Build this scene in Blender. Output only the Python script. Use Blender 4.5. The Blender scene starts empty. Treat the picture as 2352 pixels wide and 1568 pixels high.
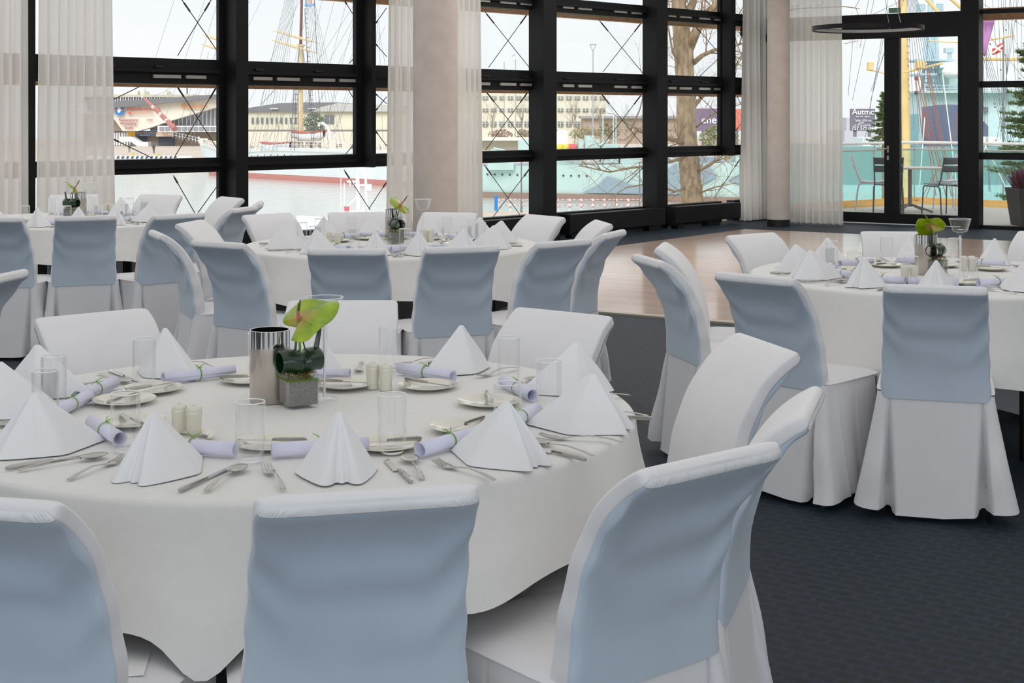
import bpy, math, random
from mathutils import Vector, Matrix
random.seed(7)
PI=math.pi; sin=math.sin; cos=math.cos
S=bpy.context.scene; COL=S.collection
F=3267.0; HX=1176.0; HY=268.0; CH=1.45          # focal length in px, horizon, camera height
# ------------------------------------------------------------------ camera
cd=bpy.data.cameras.new('camera'); cam=bpy.data.objects.new('camera',cd); COL.objects.link(cam)
cam.location=(0,0,CH); cam.rotation_euler=(PI/2,0,0); cd.sensor_width=36; cd.lens=F/2352*36
cd.shift_y=-(784-HY)/2352; cd.clip_end=3000; S.camera=cam
S.view_settings.view_transform='Standard'; S.view_settings.look='None'; S.view_settings.gamma=1
S.view_settings.use_curve_mapping=False; S.view_settings.exposure=0.22
# ------------------------------------------------------------------ sky and lights
w=bpy.data.worlds.new('sky'); S.world=w; w.use_nodes=True; nt=w.node_tree; nt.nodes.clear()
o_=nt.nodes.new('ShaderNodeOutputWorld'); b_=nt.nodes.new('ShaderNodeBackground'); tc=nt.nodes.new('ShaderNodeTexCoord')
mp=nt.nodes.new('ShaderNodeMapping'); mp.inputs['Scale'].default_value=(1.5,1.5,5)
no=nt.nodes.new('ShaderNodeTexNoise'); no.inputs['Scale'].default_value=2.2; no.inputs['Detail'].default_value=5
cr=nt.nodes.new('ShaderNodeValToRGB'); cr.color_ramp.elements[0].position=.35; cr.color_ramp.elements[1].position=.7
cr.color_ramp.elements[0].color=(.84,.88,.91,1); cr.color_ramp.elements[1].color=(.93,.94,.945,1)
nt.links.new(tc.outputs['Generated'],mp.inputs[0]); nt.links.new(mp.outputs[0],no.inputs[0]); nt.links.new(no.outputs[0],cr.inputs[0])
nt.links.new(cr.outputs[0],b_.inputs[0]); nt.links.new(b_.outputs[0],o_.inputs[0]); b_.inputs[1].default_value=.94
def area(name,loc,rot,sx,sy,e,c=(1,1,1)):
    l=bpy.data.lights.new(name,'AREA'); l.shape='RECTANGLE'; l.size=sx; l.size_y=sy; l.energy=e; l.color=c
    o=bpy.data.objects.new(name,l); COL.objects.link(o); o.location=loc; o.rotation_euler=rot; return o
area('overhead_fill',(0,7,3.5),(0,0,0),14,14,300,(1,.995,.985))  # added overhead fill that brightens the tables, not a fitting of the room
area('rear_fill',(0,-3.8,2.0),(PI/2,0,0),16,2.8,225,(.86,.93,1))  # added cool fill from behind the camera; the back wall has no window
area('window_side_fill',(2.4,13.6,3.5),(0,0,PI/4),6.5,6.5,170,(1,.995,.985))  # second added fill, lifts the floor and curtains near the windows
sl=bpy.data.lights.new('overcast_sun','SUN'); sl.energy=1.8; sl.angle=.6; so=bpy.data.objects.new('overcast_sun',sl); COL.objects.link(so); so.rotation_euler=(math.radians(52),0,math.radians(-14))
# ------------------------------------------------------------------ helpers
def P(px,py,Z):
    Y=F*(CH-Z)/(py-HY); return Vector(((px-HX)*Y/F,Y,Z))
def Q(px,py,Y): return Vector(((px-HX)*Y/F,Y,CH-(py-HY)*Y/F))
def lin(c):
    def g(v):
        v=v/255.0; return v/12.92 if v<=.04045 else ((v+.055)/1.055)**2.4
    return (g(c[0]),g(c[1]),g(c[2]),1)
MATS={}
def mat(name,c,rough=.6,metal=0,sheen=0,noise=None,bump=None,spec=.5,sub=0,emit=None,coat=0):
    """c in sRGB 0-255; noise=(scale,amount,stretch) tone variation; bump=(scale,strength,stretch)"""
    if name in MATS: return MATS[name]
    m=bpy.data.materials.new(name); m.use_nodes=True; n=m.node_tree.nodes; L=m.node_tree.links; p=n['Principled BSDF']
    p.inputs['Base Color'].default_value=lin(c); p.inputs['Roughness'].default_value=rough; p.inputs['Metallic'].default_value=metal
    p.inputs['Specular IOR Level'].default_value=spec
    if sheen: p.inputs['Sheen Weight'].default_value=sheen
    if coat: p.inputs['Coat Weight'].default_value=coat; p.inputs['Coat Roughness'].default_value=.12
    t=n.new('ShaderNodeTexCoord')
    def tex(sc,st):
        mpn=n.new('ShaderNodeMapping'); mpn.inputs['Scale'].default_value=st or (1,1,1)
        x=n.new('ShaderNodeTexNoise'); x.inputs['Scale'].default_value=sc; x.inputs['Detail'].default_value=4
        L.new(t.outputs['Object'],mpn.inputs[0]); L.new(mpn.outputs[0],x.inputs[0]); return x
    nz=noise or (6,.06,None)
    x=tex(nz[0],nz[2]); r=n.new('ShaderNodeValToRGB'); a=lin(c); k=nz[1]
    r.color_ramp.elements[0].position=.3; r.color_ramp.elements[1].position=.7
    r.color_ramp.elements[0].color=(a[0]*(1-k),a[1]*(1-k),a[2]*(1-k),1); r.color_ramp.elements[1].color=(min(1,a[0]*(1+k)),min(1,a[1]*(1+k)),min(1,a[2]*(1+k)),1)
    L.new(x.outputs[0],r.inputs[0]); L.new(r.outputs[0],p.inputs['Base Color'])
    if bump:
        y=tex(bump[0],bump[2] if len(bump)>2 else None); bb=n.new('ShaderNodeBump'); bb.inputs['Strength'].default_value=bump[1]; bb.inputs['Distance'].default_value=.01
        L.new(y.outputs[0],bb.inputs['Height']); L.new(bb.outputs[0],p.inputs['Normal'])
    MATS[name]=m; return m
def thin_glass(name,tint=(1,1,1,1),refl=.5,base=.03):
    m=bpy.data.materials.new(name); m.use_nodes=True; n=m.node_tree.nodes; L=m.node_tree.links; n.clear()
    o=n.new('ShaderNodeOutputMaterial'); mx=n.new('ShaderNodeMixShader'); t=n.new('ShaderNodeBsdfTransparent'); g=n.new('ShaderNodeBsdfGlossy')
    lw=n.new('ShaderNodeLayerWeight'); lw.inputs[0].default_value=.35; mr=n.new('ShaderNodeMapRange')
    mr.inputs['To Min'].default_value=base; mr.inputs['To Max'].default_value=refl
    pw=n.new('ShaderNodeMath'); pw.operation='POWER'; pw.inputs[1].default_value=2.2
    L.new(lw.outputs['Facing'],pw.inputs[0]); L.new(pw.outputs[0],mr.inputs['Value'])
    t.inputs[0].default_value=tint; g.inputs['Roughness'].default_value=.02; g.inputs[0].default_value=(1,1,1,1)
    L.new(mr.outputs[0],mx.inputs[0]); L.new(t.outputs[0],mx.inputs[1]); L.new(g.outputs[0],mx.inputs[2]); L.new(mx.outputs[0],o.inputs[0])
    MATS[name]=m; return m
class MB:
    def __init__(s): s.v=[]; s.f=[]
    def add(s,vs,fs):
        k=len(s.v); s.v+= [tuple(v) for v in vs]; s.f+=[tuple(i+k for i in f) for f in fs]; return s
    def hexa(s,p):  # 8 points bottom ring then top ring
        return s.add(p,[(3,2,1,0),(4,5,6,7),(0,1,5,4),(1,2,6,5),(2,3,7,6),(3,0,4,7)])
    def box(s,c,d,M=None):
        x,y,z=d[0]/2,d[1]/2,d[2]/2; c=Vector(c)
        ps=[Vector(q) for q in ((-x,-y,-z),(x,-y,-z),(x,y,-z),(-x,y,-z),(-x,-y,z),(x,-y,z),(x,y,z),(-x,y,z))]
        return s.hexa([c+(M@q if M else q) for q in ps])
    def tube(s,pts,r,n=8,cap=True):
        pts=[Vector(p) for p in pts]; N=len(pts); rr=r if hasattr(r,'__len__') else [r]*N; vs=[]; fs=[]
        up=None
        for i,p in enumerate(pts):
            d=(pts[min(i+1,N-1)]-pts[max(i-1,0)]).normalized()
            if up is None: up=Vector((0,0,1)) if abs(d.z)<.9 else Vector((1,0,0))
            a=d.cross(up).normalized(); b=a.cross(d).normalized(); up=b
            for k in range(n):
                t=2*PI*k/n; vs.append(p+a*cos(t)*rr[i]+b*sin(t)*rr[i])
        for i in range(N-1):
            for k in range(n):
                k2=(k+1)%n; fs.append((i*n+k,i*n+k2,(i+1)*n+k2,(i+1)*n+k))
        if cap: fs.append(tuple(range(n-1,-1,-1))); fs.append(tuple((N-1)*n+k for k in range(n)))
        return s.add(vs,fs)
    def lathe(s,prof,n=32,c=(0,0,0),close=False):
        vs=[];fs=[];N=len(prof)
        for r,z in prof:
            for k in range(n):
                t=2*PI*k/n; vs.append((c[0]+r*cos(t),c[1]+r*sin(t),c[2]+z))
        for i in range(N if close else N-1):
            j=(i+1)%N
            for k in range(n):
                k2=(k+1)%n; fs.append((i*n+k,i*n+k2,j*n+k2,j*n+k))
        return s.add(vs,fs)
    def grid(s,fn,nu,nv,wrap=False):
        vs=[fn(i/nu if wrap else i/(nu-1),j/(nv-1)) for j in range(nv) for i in range(nu)]; fs=[]
        for j in range(nv-1):
            for i in range(nu if wrap else nu-1):
                i2=(i+1)%nu; fs.append((j*nu+i,j*nu+i2,(j+1)*nu+i2,(j+1)*nu+i))
        return s.add(vs,fs)
    def prism(s,poly,off):  # polygon of Vectors extruded by off
        n=len(poly); off=Vector(off); vs=[Vector(p) for p in poly]+[Vector(p)+off for p in poly]
        return s.add(vs,[tuple(range(n-1,-1,-1)),tuple(range(n,2*n))]+[(i,(i+1)%n,n+(i+1)%n,n+i) for i in range(n)])
    def ball(s,c,r,n=12,m=8,sc=(1,1,1)):
        vs=[];fs=[]
        for i in range(m+1):
            a=PI*i/m
            for k in range(n): t=2*PI*k/n; vs.append((c[0]+r*sc[0]*sin(a)*cos(t),c[1]+r*sc[1]*sin(a)*sin(t),c[2]+r*sc[2]*cos(a)))
        for i in range(m):
            for k in range(n): k2=(k+1)%n; fs.append((i*n+k,(i+1)*n+k,(i+1)*n+k2,i*n+k2))
        return s.add(vs,fs)
    def build(s,name,m,parent=None,smooth=True,solid=0,angle=.6,bevel=0,subd=0,M=None):
        me=bpy.data.meshes.new(name); me.from_pydata(s.v,[],s.f); me.update()
        import bmesh
        bm=bmesh.new(); bm.from_mesh(me); bmesh.ops.remove_doubles(bm,verts=bm.verts,dist=1e-6); bmesh.ops.recalc_face_normals(bm,faces=bm.faces)
        if smooth:
            for f in bm.faces: f.smooth=True
            for e in bm.edges:
                if len(e.link_faces)==2 and e.calc_face_angle(0)>angle: e.smooth=False
        bm.to_mesh(me); bm.free(); me.materials.append(m)
        o=bpy.data.objects.new(name,me); COL.objects.link(o)
        if parent: o.parent=parent
        if bevel: b=o.modifiers.new('bevel','BEVEL'); b.width=bevel; b.segments=2; b.limit_method='ANGLE'
        if solid: q=o.modifiers.new('solid','SOLIDIFY'); q.thickness=solid; q.offset=0
        if subd: q=o.modifiers.new('sub','SUBSURF'); q.levels=subd; q.render_levels=subd
        if M is not None: o.matrix_world=M
        return o
def tag(o,label=None,cat=None,group=None,kind=None):
    if label: o['label']=label
    if cat: o['category']=cat
    if group: o['group']=group
    if kind: o['kind']=kind
    return o
def empty(name,loc=(0,0,0),rz=0):
    o=bpy.data.objects.new(name,None); o.empty_display_size=.1; COL.objects.link(o); o.location=loc; o.rotation_euler=(0,0,rz); return o
def dup(o,loc=None,rz=None,label=None,group=None,parent=None):
    c=o.copy(); COL.objects.link(c)
    if parent is not None: c.parent=parent
    if loc is not None: c.location=loc
    if rz is not None: c.rotation_euler=(0,0,rz)
    if label: c['label']=label
    if group: c['group']=group
    for ch in list(o.children): dup(ch,parent=c)
    return c
def text(name,body,m,loc,size,parent,right=(1,0,0),up=(0,0,1),align='LEFT',ex=.01,bold=0):
    cu=bpy.data.curves.new(name,'FONT'); cu.body=body; cu.size=size; cu.extrude=ex; cu.align_x=align; cu.offset=bold
    tmp=bpy.data.objects.new(name,cu); COL.objects.link(tmp); me=bpy.data.meshes.new_from_object(tmp.evaluated_get(bpy.context.evaluated_depsgraph_get())); bpy.data.objects.remove(tmp)
    o=bpy.data.objects.new(name,me); COL.objects.link(o); me.materials.clear(); me.materials.append(m)
    r=Vector(right).normalized(); u=Vector(up).normalized(); n=r.cross(u)
    M=Matrix((r,u,n)).transposed().to_4x4(); M.translation=Vector(loc); o.parent=parent
    o.matrix_local=(Matrix.Translation(parent.location)@Matrix.Rotation(parent.rotation_euler.z,4,'Z')).inverted()@M if parent else M
    return o
def circ(c,r): return [(c[0]+r*cos(2*PI*k/24),c[1]+r*sin(2*PI*k/24)) for k in range(24)]
# ------------------------------------------------------------------ materials
M_cloth=mat('linen tablecloth',(232,231,228),.85,noise=(40,.015,None),bump=(900,.05),sheen=.15)
M_cover=mat('white satin cover',(232,231,233),.5,noise=(8,.02,None),bump=(5,.25,(1,1,.5)),sheen=.3)
M_gather=mat('gathered white satin',(236,236,238),.5,noise=(8,.02,None),bump=(40,.45,(1,1,.3)),sheen=.3)
M_blue=mat('pale blue satin',(200,214,228),.48,noise=(5,.05,None),bump=(5,.3,(1,1,.6)),sheen=.25)
M_nap=mat('pressed napkin linen',(238,238,240),.9,noise=(20,.01,None),bump=(1200,.05))
M_steel=mat('polished cutlery steel',(190,188,184),.16,1,noise=(30,.05,None))
M_brush=mat('brushed steel',(200,192,184),.27,1,noise=(60,.06,(12,12,.3)))
M_mir=mat('mirror steel rim',(225,225,225),.06,1)
M_black=mat('black lacquered metal',(20,20,22),.5,0,noise=(15,.1,None),spec=.25)
M_dark=mat('dark chair leg',(26,24,26),.5)
M_plate=mat('ivory porcelain',(228,224,208),.12,noise=(6,.02,None),coat=.6)
M_scroll=mat('lilac paper',(224,224,243),.6,noise=(20,.02,None))
M_tie=mat('green grass tie',(112,168,40),.5)
M_glass=thin_glass('clear glass',(.994,.996,.997,1),.6,.025)
M_glint=mat('painted glass glint',(250,250,252),.08,0,coat=1)  # near-white paint standing in for bright highlights on clear glass edges
M_pane=thin_glass('window pane glass',(.985,.99,.99,1),.2,.0)
M_bal=thin_glass('balustrade glass',(.86,.95,.93,1),.4,.03)
M_ceil=mat('white ceiling paint',(214,210,205),.9)
M_wall=mat('white wall paint',(205,202,198),.9)
M_timber=mat('larch beam',(184,140,104),.6,noise=(14,.25,(1,1,6)))
M_alum=mat('brushed aluminium',(178,176,170),.35,.6)
# ------------------------------------------------------------------ walls (two facade planes)
AB=(16.79,1.0133); CC=(22.37,-.646)
def on(pl,px,off=0):
    a,b=pl; a2=a+off*math.sqrt(1+b*b); u=px-HX; X=u*a2/(F-b*u); return Vector((X,a2+b*X,0))
def nrm(pl): b=pl[1]; return Vector((-b,1,0)).normalized()
def wz(pl,px,py,off=0): p=on(pl,px,off); return CH-(py-HY)*p.y/F
def wbox(mb,pl,px0,px1,z0,z1,front=0,depth=.1):
    p=on(pl,px0,front); q=on(pl,px1,front); n=nrm(pl)*depth
    z=Vector((0,0,1)); return mb.hexa([p+z*z0,q+z*z0,q+n+z*z0,p+n+z*z0,p+z*z1,q+z*z1,q+n+z*z1,p+n+z*z1])
corner=Vector(((CC[0]-AB[0])/(AB[1]-CC[1]),0,0)); corner.y=AB[0]+AB[1]*corner.x
Lc=Vector((-10,AB[0]-10*AB[1],0)); Rc=Vector((9,CC[0]+CC[1]*9,0))
n1,n2=nrm(AB),nrm(CC)
room=[Vector((-10,-4,0)),Vector((9,-4,0)),Rc+n2*.1,corner+Vector((0,.15,0)),Lc+n1*.1]
# carpet
m=bpy.data.materials.new('navy loop carpet'); m.use_nodes=True; n=m.node_tree.nodes; L=m.node_tree.links; p=n['Principled BSDF']
t=n.new('ShaderNodeTexCoord'); mpn=n.new('ShaderNodeMapping'); mpn.inputs['Rotation'].default_value=(0,0,.62)
vo=n.new('ShaderNodeTexBrick'); vo.inputs['Scale'].default_value=1; vo.inputs['Brick Width'].default_value=.085; vo.inputs['Row Height'].default_value=.05
vo.inputs['Mortar Size'].default_value=.012; vo.inputs['Mortar Smooth'].default_value=1
vo.inputs['Color1'].default_value=lin((13,16,25)); vo.inputs['Color2'].default_value=lin((18,18,24)); vo.inputs['Mortar'].default_value=lin((34,44,60))
nz=n.new('ShaderNodeTexNoise'); nz.inputs['Scale'].default_value=9; nz.inputs['Detail'].default_value=6
ad=n.new('ShaderNodeVectorMath'); ad.operation='ADD'; sc_=n.new('ShaderNodeVectorMath'); sc_.operation='SCALE'; sc_.inputs['Scale'].default_value=.02
L.new(t.outputs['Object'],nz.inputs[0]); L.new(nz.outputs['Color'],sc_.inputs[0]); L.new(t.outputs['Object'],ad.inputs[0]); L.new(sc_.outputs[0],ad.inputs[1])
L.new(ad.outputs[0],mpn.inputs[0]); L.new(mpn.outputs[0],vo.inputs['Vector']); L.new(vo.outputs['Color'],p.inputs['Base Color'])
p.inputs['Roughness'].default_value=.55; p.inputs['Sheen Weight'].default_value=.10; p.inputs['Sheen Tint'].default_value=(.4,.65,.8,1); p.inputs['Sheen Roughness'].default_value=.35
p.inputs['Specular IOR Level'].default_value=.3
nf=n.new('ShaderNodeTexNoise'); nf.inputs['Scale'].default_value=300
bb=n.new('ShaderNodeBump'); bb.inputs['Strength'].default_value=.5; bb.inputs['Distance'].default_value=.01; L.new(t.outputs['Object'],nf.inputs[0]); L.new(nf.outputs[0],bb.inputs['Height']); L.new(bb.outputs[0],p.inputs['Normal'])
M_carpet=m
tag(MB().prism(room,(0,0,-.2)).build('floor',M_carpet,smooth=False),'dark navy patterned carpet floor of the banquet room','floor',kind='structure')
tag(MB().prism([q+Vector((0,0,3.7)) for q in room],(0,0,.2)).build('ceiling',M_ceil,smooth=False),'white ceiling above the banquet room','ceiling',kind='structure')
tag(MB().box((-10.1,1.3,1.85),(.2,10.6,3.7)).build('wall_left',M_wall,smooth=False),'plain pale left wall outside the view','wall',kind='structure')
tag(MB().box((9.1,6.3,1.85),(.2,20.5,3.7)).build('wall_right',M_wall,smooth=False),'plain pale right wall outside the view','wall',kind='structure')
tag(MB().box((-.5,-4.1,1.85),(19.2,.2,3.7)).build('wall_back',M_wall,smooth=False),'plain pale wall behind the camera','wall',kind='structure')
# dance floor
m=bpy.data.materials.new('parquet'); m.use_nodes=True; n=m.node_tree.nodes; L=m.node_tree.links; p=n['Principled BSDF']
t=n.new('ShaderNodeTexCoord'); mpn=n.new('ShaderNodeMapping'); mpn.inputs['Rotation'].default_value=(0,0,.56)
br=n.new('ShaderNodeTexBrick'); br.inputs['Scale'].default_value=1; br.inputs['Brick Width'].default_value=.9; br.inputs['Row Height'].default_value=.09; br.inputs['Mortar Size'].default_value=.002
br.inputs['Color1'].default_value=lin((226,200,184)); br.inputs['Color2'].default_value=lin((208,178,160)); br.inputs['Mortar'].default_value=lin((160,130,112))
nz=n.new('ShaderNodeTexNoise'); nz.inputs['Scale'].default_value=5; mp2=n.new('ShaderNodeMapping'); mp2.inputs['Rotation'].default_value=(0,0,.56); mp2.inputs['Scale'].default_value=(1,9,1)
L.new(t.outputs['Object'],mpn.inputs[0]); L.new(mpn.outputs[0],br.inputs['Vector']); L.new(t.outputs['Object'],mp2.inputs[0]); L.new(mp2.outputs[0],nz.inputs[0])
mx=n.new('ShaderNodeMix'); mx.data_type='RGBA'; mx.blend_type='MULTIPLY'; mx.inputs[0].default_value=.35
L.new(br.outputs[0],mx.inputs[6]); L.new(nz.outputs['Color'],mx.inputs[7]); L.new(mx.outputs[2],p.inputs['Base Color'])
bb=n.new('ShaderNodeBump'); bb.inputs['Strength'].default_value=.06; bb.inputs['Distance'].default_value=.02; L.new(nz.outputs[0],bb.inputs['Height']); L.new(bb.outputs[0],p.inputs['Normal'])
p.inputs['Roughness'].default_value=.35; p.inputs['Coat Weight'].default_value=.8; p.inputs['Coat Roughness'].default_value=.12
k=CH/1.6
A0=Vector((-1.89,13.34,0))*k; A1=Vector((3.3,20.1,0))*k; A2=A1+Vector((1,-.62,0))*6.0; A3=A0+Vector((1,-.633,0))*5.6
A0.z=A1.z=A2.z=A3.z=0
df=empty('dance_floor',A0); tag(df,'glossy brown parquet dance floor laid in the carpet before the windows','dance floor')
MB().prism([q-A0 for q in (A0,A3,A2,A1)],(0,0,.012)).build('parquet',m,df,smooth=False)
e=(A3-A0).normalized(); pe=Vector((-e.y,e.x,0))
MB().prism([Vector((0,0,0)),e*8*.9,e*8*.9-pe*.09,-pe*.09],(0,0,.014)).build('edge_strip',mat('steel edge strip',(196,188,172),.35,.4),df,smooth=False)
# ------------------------------------------------------------------ windows on the long facade
ZR=[(.914,1.051),(1.761,2.002),(2.724,2.896)]; ZS=.276
wins=[(-330,63,0),(82,503,1),(571,818,1),(862,1221,0),(1279,1484,1),(1534,1655,1),(1688,1716,0)]
closers={1:[(353,416),(428,474),(243,256)],2:[(583,626),(637,689),(720,770),(780,817)],3:[(1104,1126),(1150,1186),(1196,1222)],
 4:[(1294,1319),(1329,1360),(1412,1441),(1451,1475)],5:[(1537,1554),(1562,1589),(1607,1632),(1642,1655)]}
cables={1:[((418,0),(508,130)),((485,0),(408,128)),((400,188),(508,355)),((502,192),(400,362)),((345,187),(253,232)),((253,316),(350,363)),((398,403),(448,490)),((515,405),(450,495))],
 2:[((790,0),(822,50)),((822,122),(803,145)),((795,198),(822,242)),((818,325),(793,355)),((790,390),(850,482))],
 3:[((862,55),(888,18)),((862,100),(888,130)),((862,215),(888,238)),((862,255),(888,222)),((862,300),(888,335)),((888,418),(848,478)),((1112,25),(1223,164)),((1213,30),(1122,155)),((1112,205),(1223,345)),((1215,208),(1115,345)),((1112,378),(1197,497)),((1222,380),(1128,504))],
 4:[((1375,45),(1480,172)),((1475,50),(1385,165)),((1378,212),(1482,340)),((1475,215),(1380,340)),((1482,380),(1440,420))],
 5:[((1598,62),(1657,128)),((1657,128),(1605,177)),((1600,215),(1657,270)),((1700,365),(1640,455))],
 6:[((1690,60),(1712,100)),((1690,150),(1712,110)),((1690,215),(1712,260)),((1690,300),(1712,270))]}
M_cable=mat('bracing cable steel',(70,62,55),.5,.3)
lab=['left of the leftmost curtain','between the left curtains and first wide post','beside the tall ship mast, right of first wide post','behind the round column and its curtains','in the middle with the grey closers, warship hull behind','in front of the big tree trunk','narrow sliver before the corner curtain']
for i,(a,b,op) in enumerate(wins):
    pc=on(AB,(a+b)/2); g=MB()
    # frame: sash rails above and below every transom, full-height side rails
    for z0,z1 in ZR: wbox(g,AB,a-3,b+3,z0,z1,-.02,.14)
    for z0,z1 in ZR:   # projecting shelf line of each transom
        wbox(g,AB,a-3,b+3,(z0+z1)/2-.012,(z0+z1)/2+.02,-.07,.06)
    wbox(g,AB,a-3,b+3,0.0,ZS,0,.12); wbox(g,AB,a-3,b+3,3.52,3.7,0,.12)
    fr=g.build('window_%d'%(i+1),M_black,smooth=False); tag(fr,'black framed window '+lab[i],'window',kind='structure')
    rows=[(ZS,.914),(1.051,1.761),(2.002,2.724),(2.896,3.52)]
    for z0,z1 in rows: wbox(MB(),AB,a,b,z0,z1,.06,.006).build('pane',M_pane,fr,smooth=False)
    for zc in (1.83,2.79):
        for (c0,c1) in closers.get(i,[]):
            wbox(MB(),AB,c0,c1,zc-.016,zc+.016,-.045,.03).build('closer',M_alum,fr,smooth=False)
    for (c0,c1) in closers.get(i,[])[::2]:
        for zc in (.98,1.92): wbox(MB(),AB,c0+5,c0+22,zc-.008,zc+.008,-.045,.03).build('handle',M_dark,fr,smooth=False)
    for (p0,p1) in cables.get(i,[]):
        q0=on(AB,p0[0],.55); q0.z=wz(AB,p0[0],p0[1],.55); q1=on(AB,p1[0],.55); q1.z=wz(AB,p1[0],p1[1],.55)
        d=q1-q0; MB().tube([q0,q0+d*.05,q0+d*.05,q0+d*.2,q0+d*.2,q1],[.005,.005,.009,.009,.0045,.0045],6).build('brace_cable',M_cable,fr)
# posts between the windows (deep black fins), named trims of the facade
posts=[(63,82,0,-.12),(503,545,0,-.02),(543,571,0,-.22),(818,864,.914,-.03),(855,863,.914,-.2),(1221,1252,0,-.02),(1249,1279,0,-.22),(1484,1513,0,-.02),(1510,1534,0,-.22),(1655,1690,.914,-.03),(1680,1688,.914,-.2),(1714,1722,0,0)]
plab=['beside the leftmost curtain','sash post at the first wide pier','deep fin at the first wide pier','upper post right of the tall ship','thin fin right of the tall ship','sash post left of the middle window','deep fin left of the middle window','sash post left of the tree window','deep fin left of the tree window','upper post right of the tree','thin fin right of the tree','corner post behind the curtain']
for i,(a,b,z0,fr_) in enumerate(posts):
    tag(wbox(MB(),AB,a,b,z0,3.7,fr_,.03-fr_).build('trim_%d'%(i+1),M_black,smooth=False,bevel=.004),'black facade '+plab[i],'window post',kind='structure')
# exterior timber ledges just outside each transom
for j,(z,px0,px1) in enumerate([(1.72,-300,1716),(2.70,-300,1716),(.885,-300,1716)]):
    g=MB(); wbox(g,AB,px0,px1,z+.02,z+.11,.5,.1)
    tag(g.build('trim_%d'%(20+j),M_timber,smooth=False),['brown timber beam outside the middle transoms','brown timber beam outside the top transoms','brown timber beam outside the low transoms'][j],'beam',kind='structure')
# radiators
def radiator(a,b,label,gap):
    r=empty('radiator',on(AB,(a+b)/2,-.42)); c=r.location.copy(); tag(r,label,'radiator','long low radiators under the windows')
    def rel(mb): mb.v=[tuple(Vector(v)-c) for v in mb.v]; return mb
    rel(wbox(MB(),AB,a,b,.07,.285,-.42,.14)).build('casing',M_black,r,smooth=False,bevel=.006)
    for q in gap: rel(wbox(MB(),AB,q-7,q+7,0,.07,-.40,.1)).build('foot',M_black,r,smooth=False)
    rel(wbox(MB(),AB,a-2,a+1,.05,.29,-.43,.16)).build('end_cap',M_black,r,smooth=False)
radiator(1311,1529,'long black radiator under the middle window',[1320,1498,1512])
radiator(1553,1702,'long black radiator under the tree window',[1563,1632,1646])
radiator(1112,1286,'black radiator behind the middle table, under the leftmost visible panes',[1120,1280])
# ------------------------------------------------------------------ door facade
H=[.154,2.596,2.831]
g=MB(); wbox(g,CC,1700,2245,2.596,2.831,-.03,.14); wbox(g,CC,1700,2245,3.52,3.7,0,.1)
wbox(g,CC,2206,2248,0,3.7,-.12,.22); wbox(g,CC,1722,1760,0,3.7,0,.1)
fr=g.build('trim_40',M_black,smooth=False); tag(fr,'black frame and header around the terrace doors','door frame',kind='structure')
wbox(MB(),CC,1760,2206,2.831,3.52,.05,.006).build('pane',M_pane,fr,smooth=False)
def leaf(i,a,b,ga,gb,label,handle):
    c=on(CC,(a+b)/2); d=MB()
    wbox(d,CC,a,ga,0.02,2.59,-.02,.08); wbox(d,CC,gb,b,.02,2.59,-.02,.08); wbox(d,CC,ga,gb,.02,H[0],-.02,.08); wbox(d,CC,ga,gb,2.53,2.59,-.02,.08)
    o=d.build('door_%d'%i,M_black,smooth=False,bevel=.003); tag(o,label,'door',kind='structure')
    wbox(MB(),CC,ga,gb,H[0],2.53,.02,.008).build('pane',M_pane,o,smooth=False)
    if handle:
        h=MB(); q=on(CC,2039,-.03); q.z=1.02; ex=(on(CC,2030,-.03)-on(CC,2039,-.03)).normalized()
        nn=nrm(CC); h.tube([q,q-nn*.05,q-nn*.055+ex*.02,q-nn*.055+ex*.13],.009,8); h.build('handle',M_alum,o)
        wbox(MB(),CC,2037,2041.5,.97,1.06,-.03,.012).build('lock_plate',M_alum,o,smooth=False); wbox(MB(),CC,2037,2041.5,.87,.93,-.03,.012).build('lock_plate',M_alum,o,smooth=False)
leaf(1,1760,2048,1790,2031,'left black glazed door leaf with lever handle',True)
leaf(2,2050,2206,2066,2200,'right black glazed door leaf beside the handle leaf',False)
g=MB()
for z0,z1 in ((.0,.045),(.897,.988),(1.828,1.909),(2.78,2.837),(3.52,3.7)): wbox(g,CC,2248,2700,z0,z1,-.02,.1)
fr=g.build('window_8',M_black,smooth=False); tag(fr,'black framed window right of the terrace doors, spruce behind','window',kind='structure')
for z0,z1 in ((.045,.897),(.988,1.828),(1.909,2.78),(2.837,3.52)): wbox(MB(),CC,2248,2700,z0,z1,.04,.006).build('pane',M_pane,fr,smooth=False)
g=MB(); wbox(g,CC,2248,2700,2.74,2.9,.6,.12); tag(g.build('trim_41',M_timber,smooth=False),'brown timber beam outside the right window','beam',kind='structure')
wbox(g:=MB(),CC,1742,2206,2.50,2.60,-.07,.05); tag(g.build('trim_42',M_black,smooth=False),'black closer rail across the door heads','door closer',kind='structure')
# green exit box on the door header
ex=empty('exit_sign',on(CC,2054,-.12)); c=ex.location.copy(); tag(ex,'small green exit sign box standing on the door header','exit sign')
g=wbox(MB(),CC,2041,2067,2.835,2.90,-.12,.05); g.v=[tuple(Vector(v)-c) for v in g.v]; g.build('housing',mat('exit green',(96,140,112),.4),ex,smooth=False)
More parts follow.
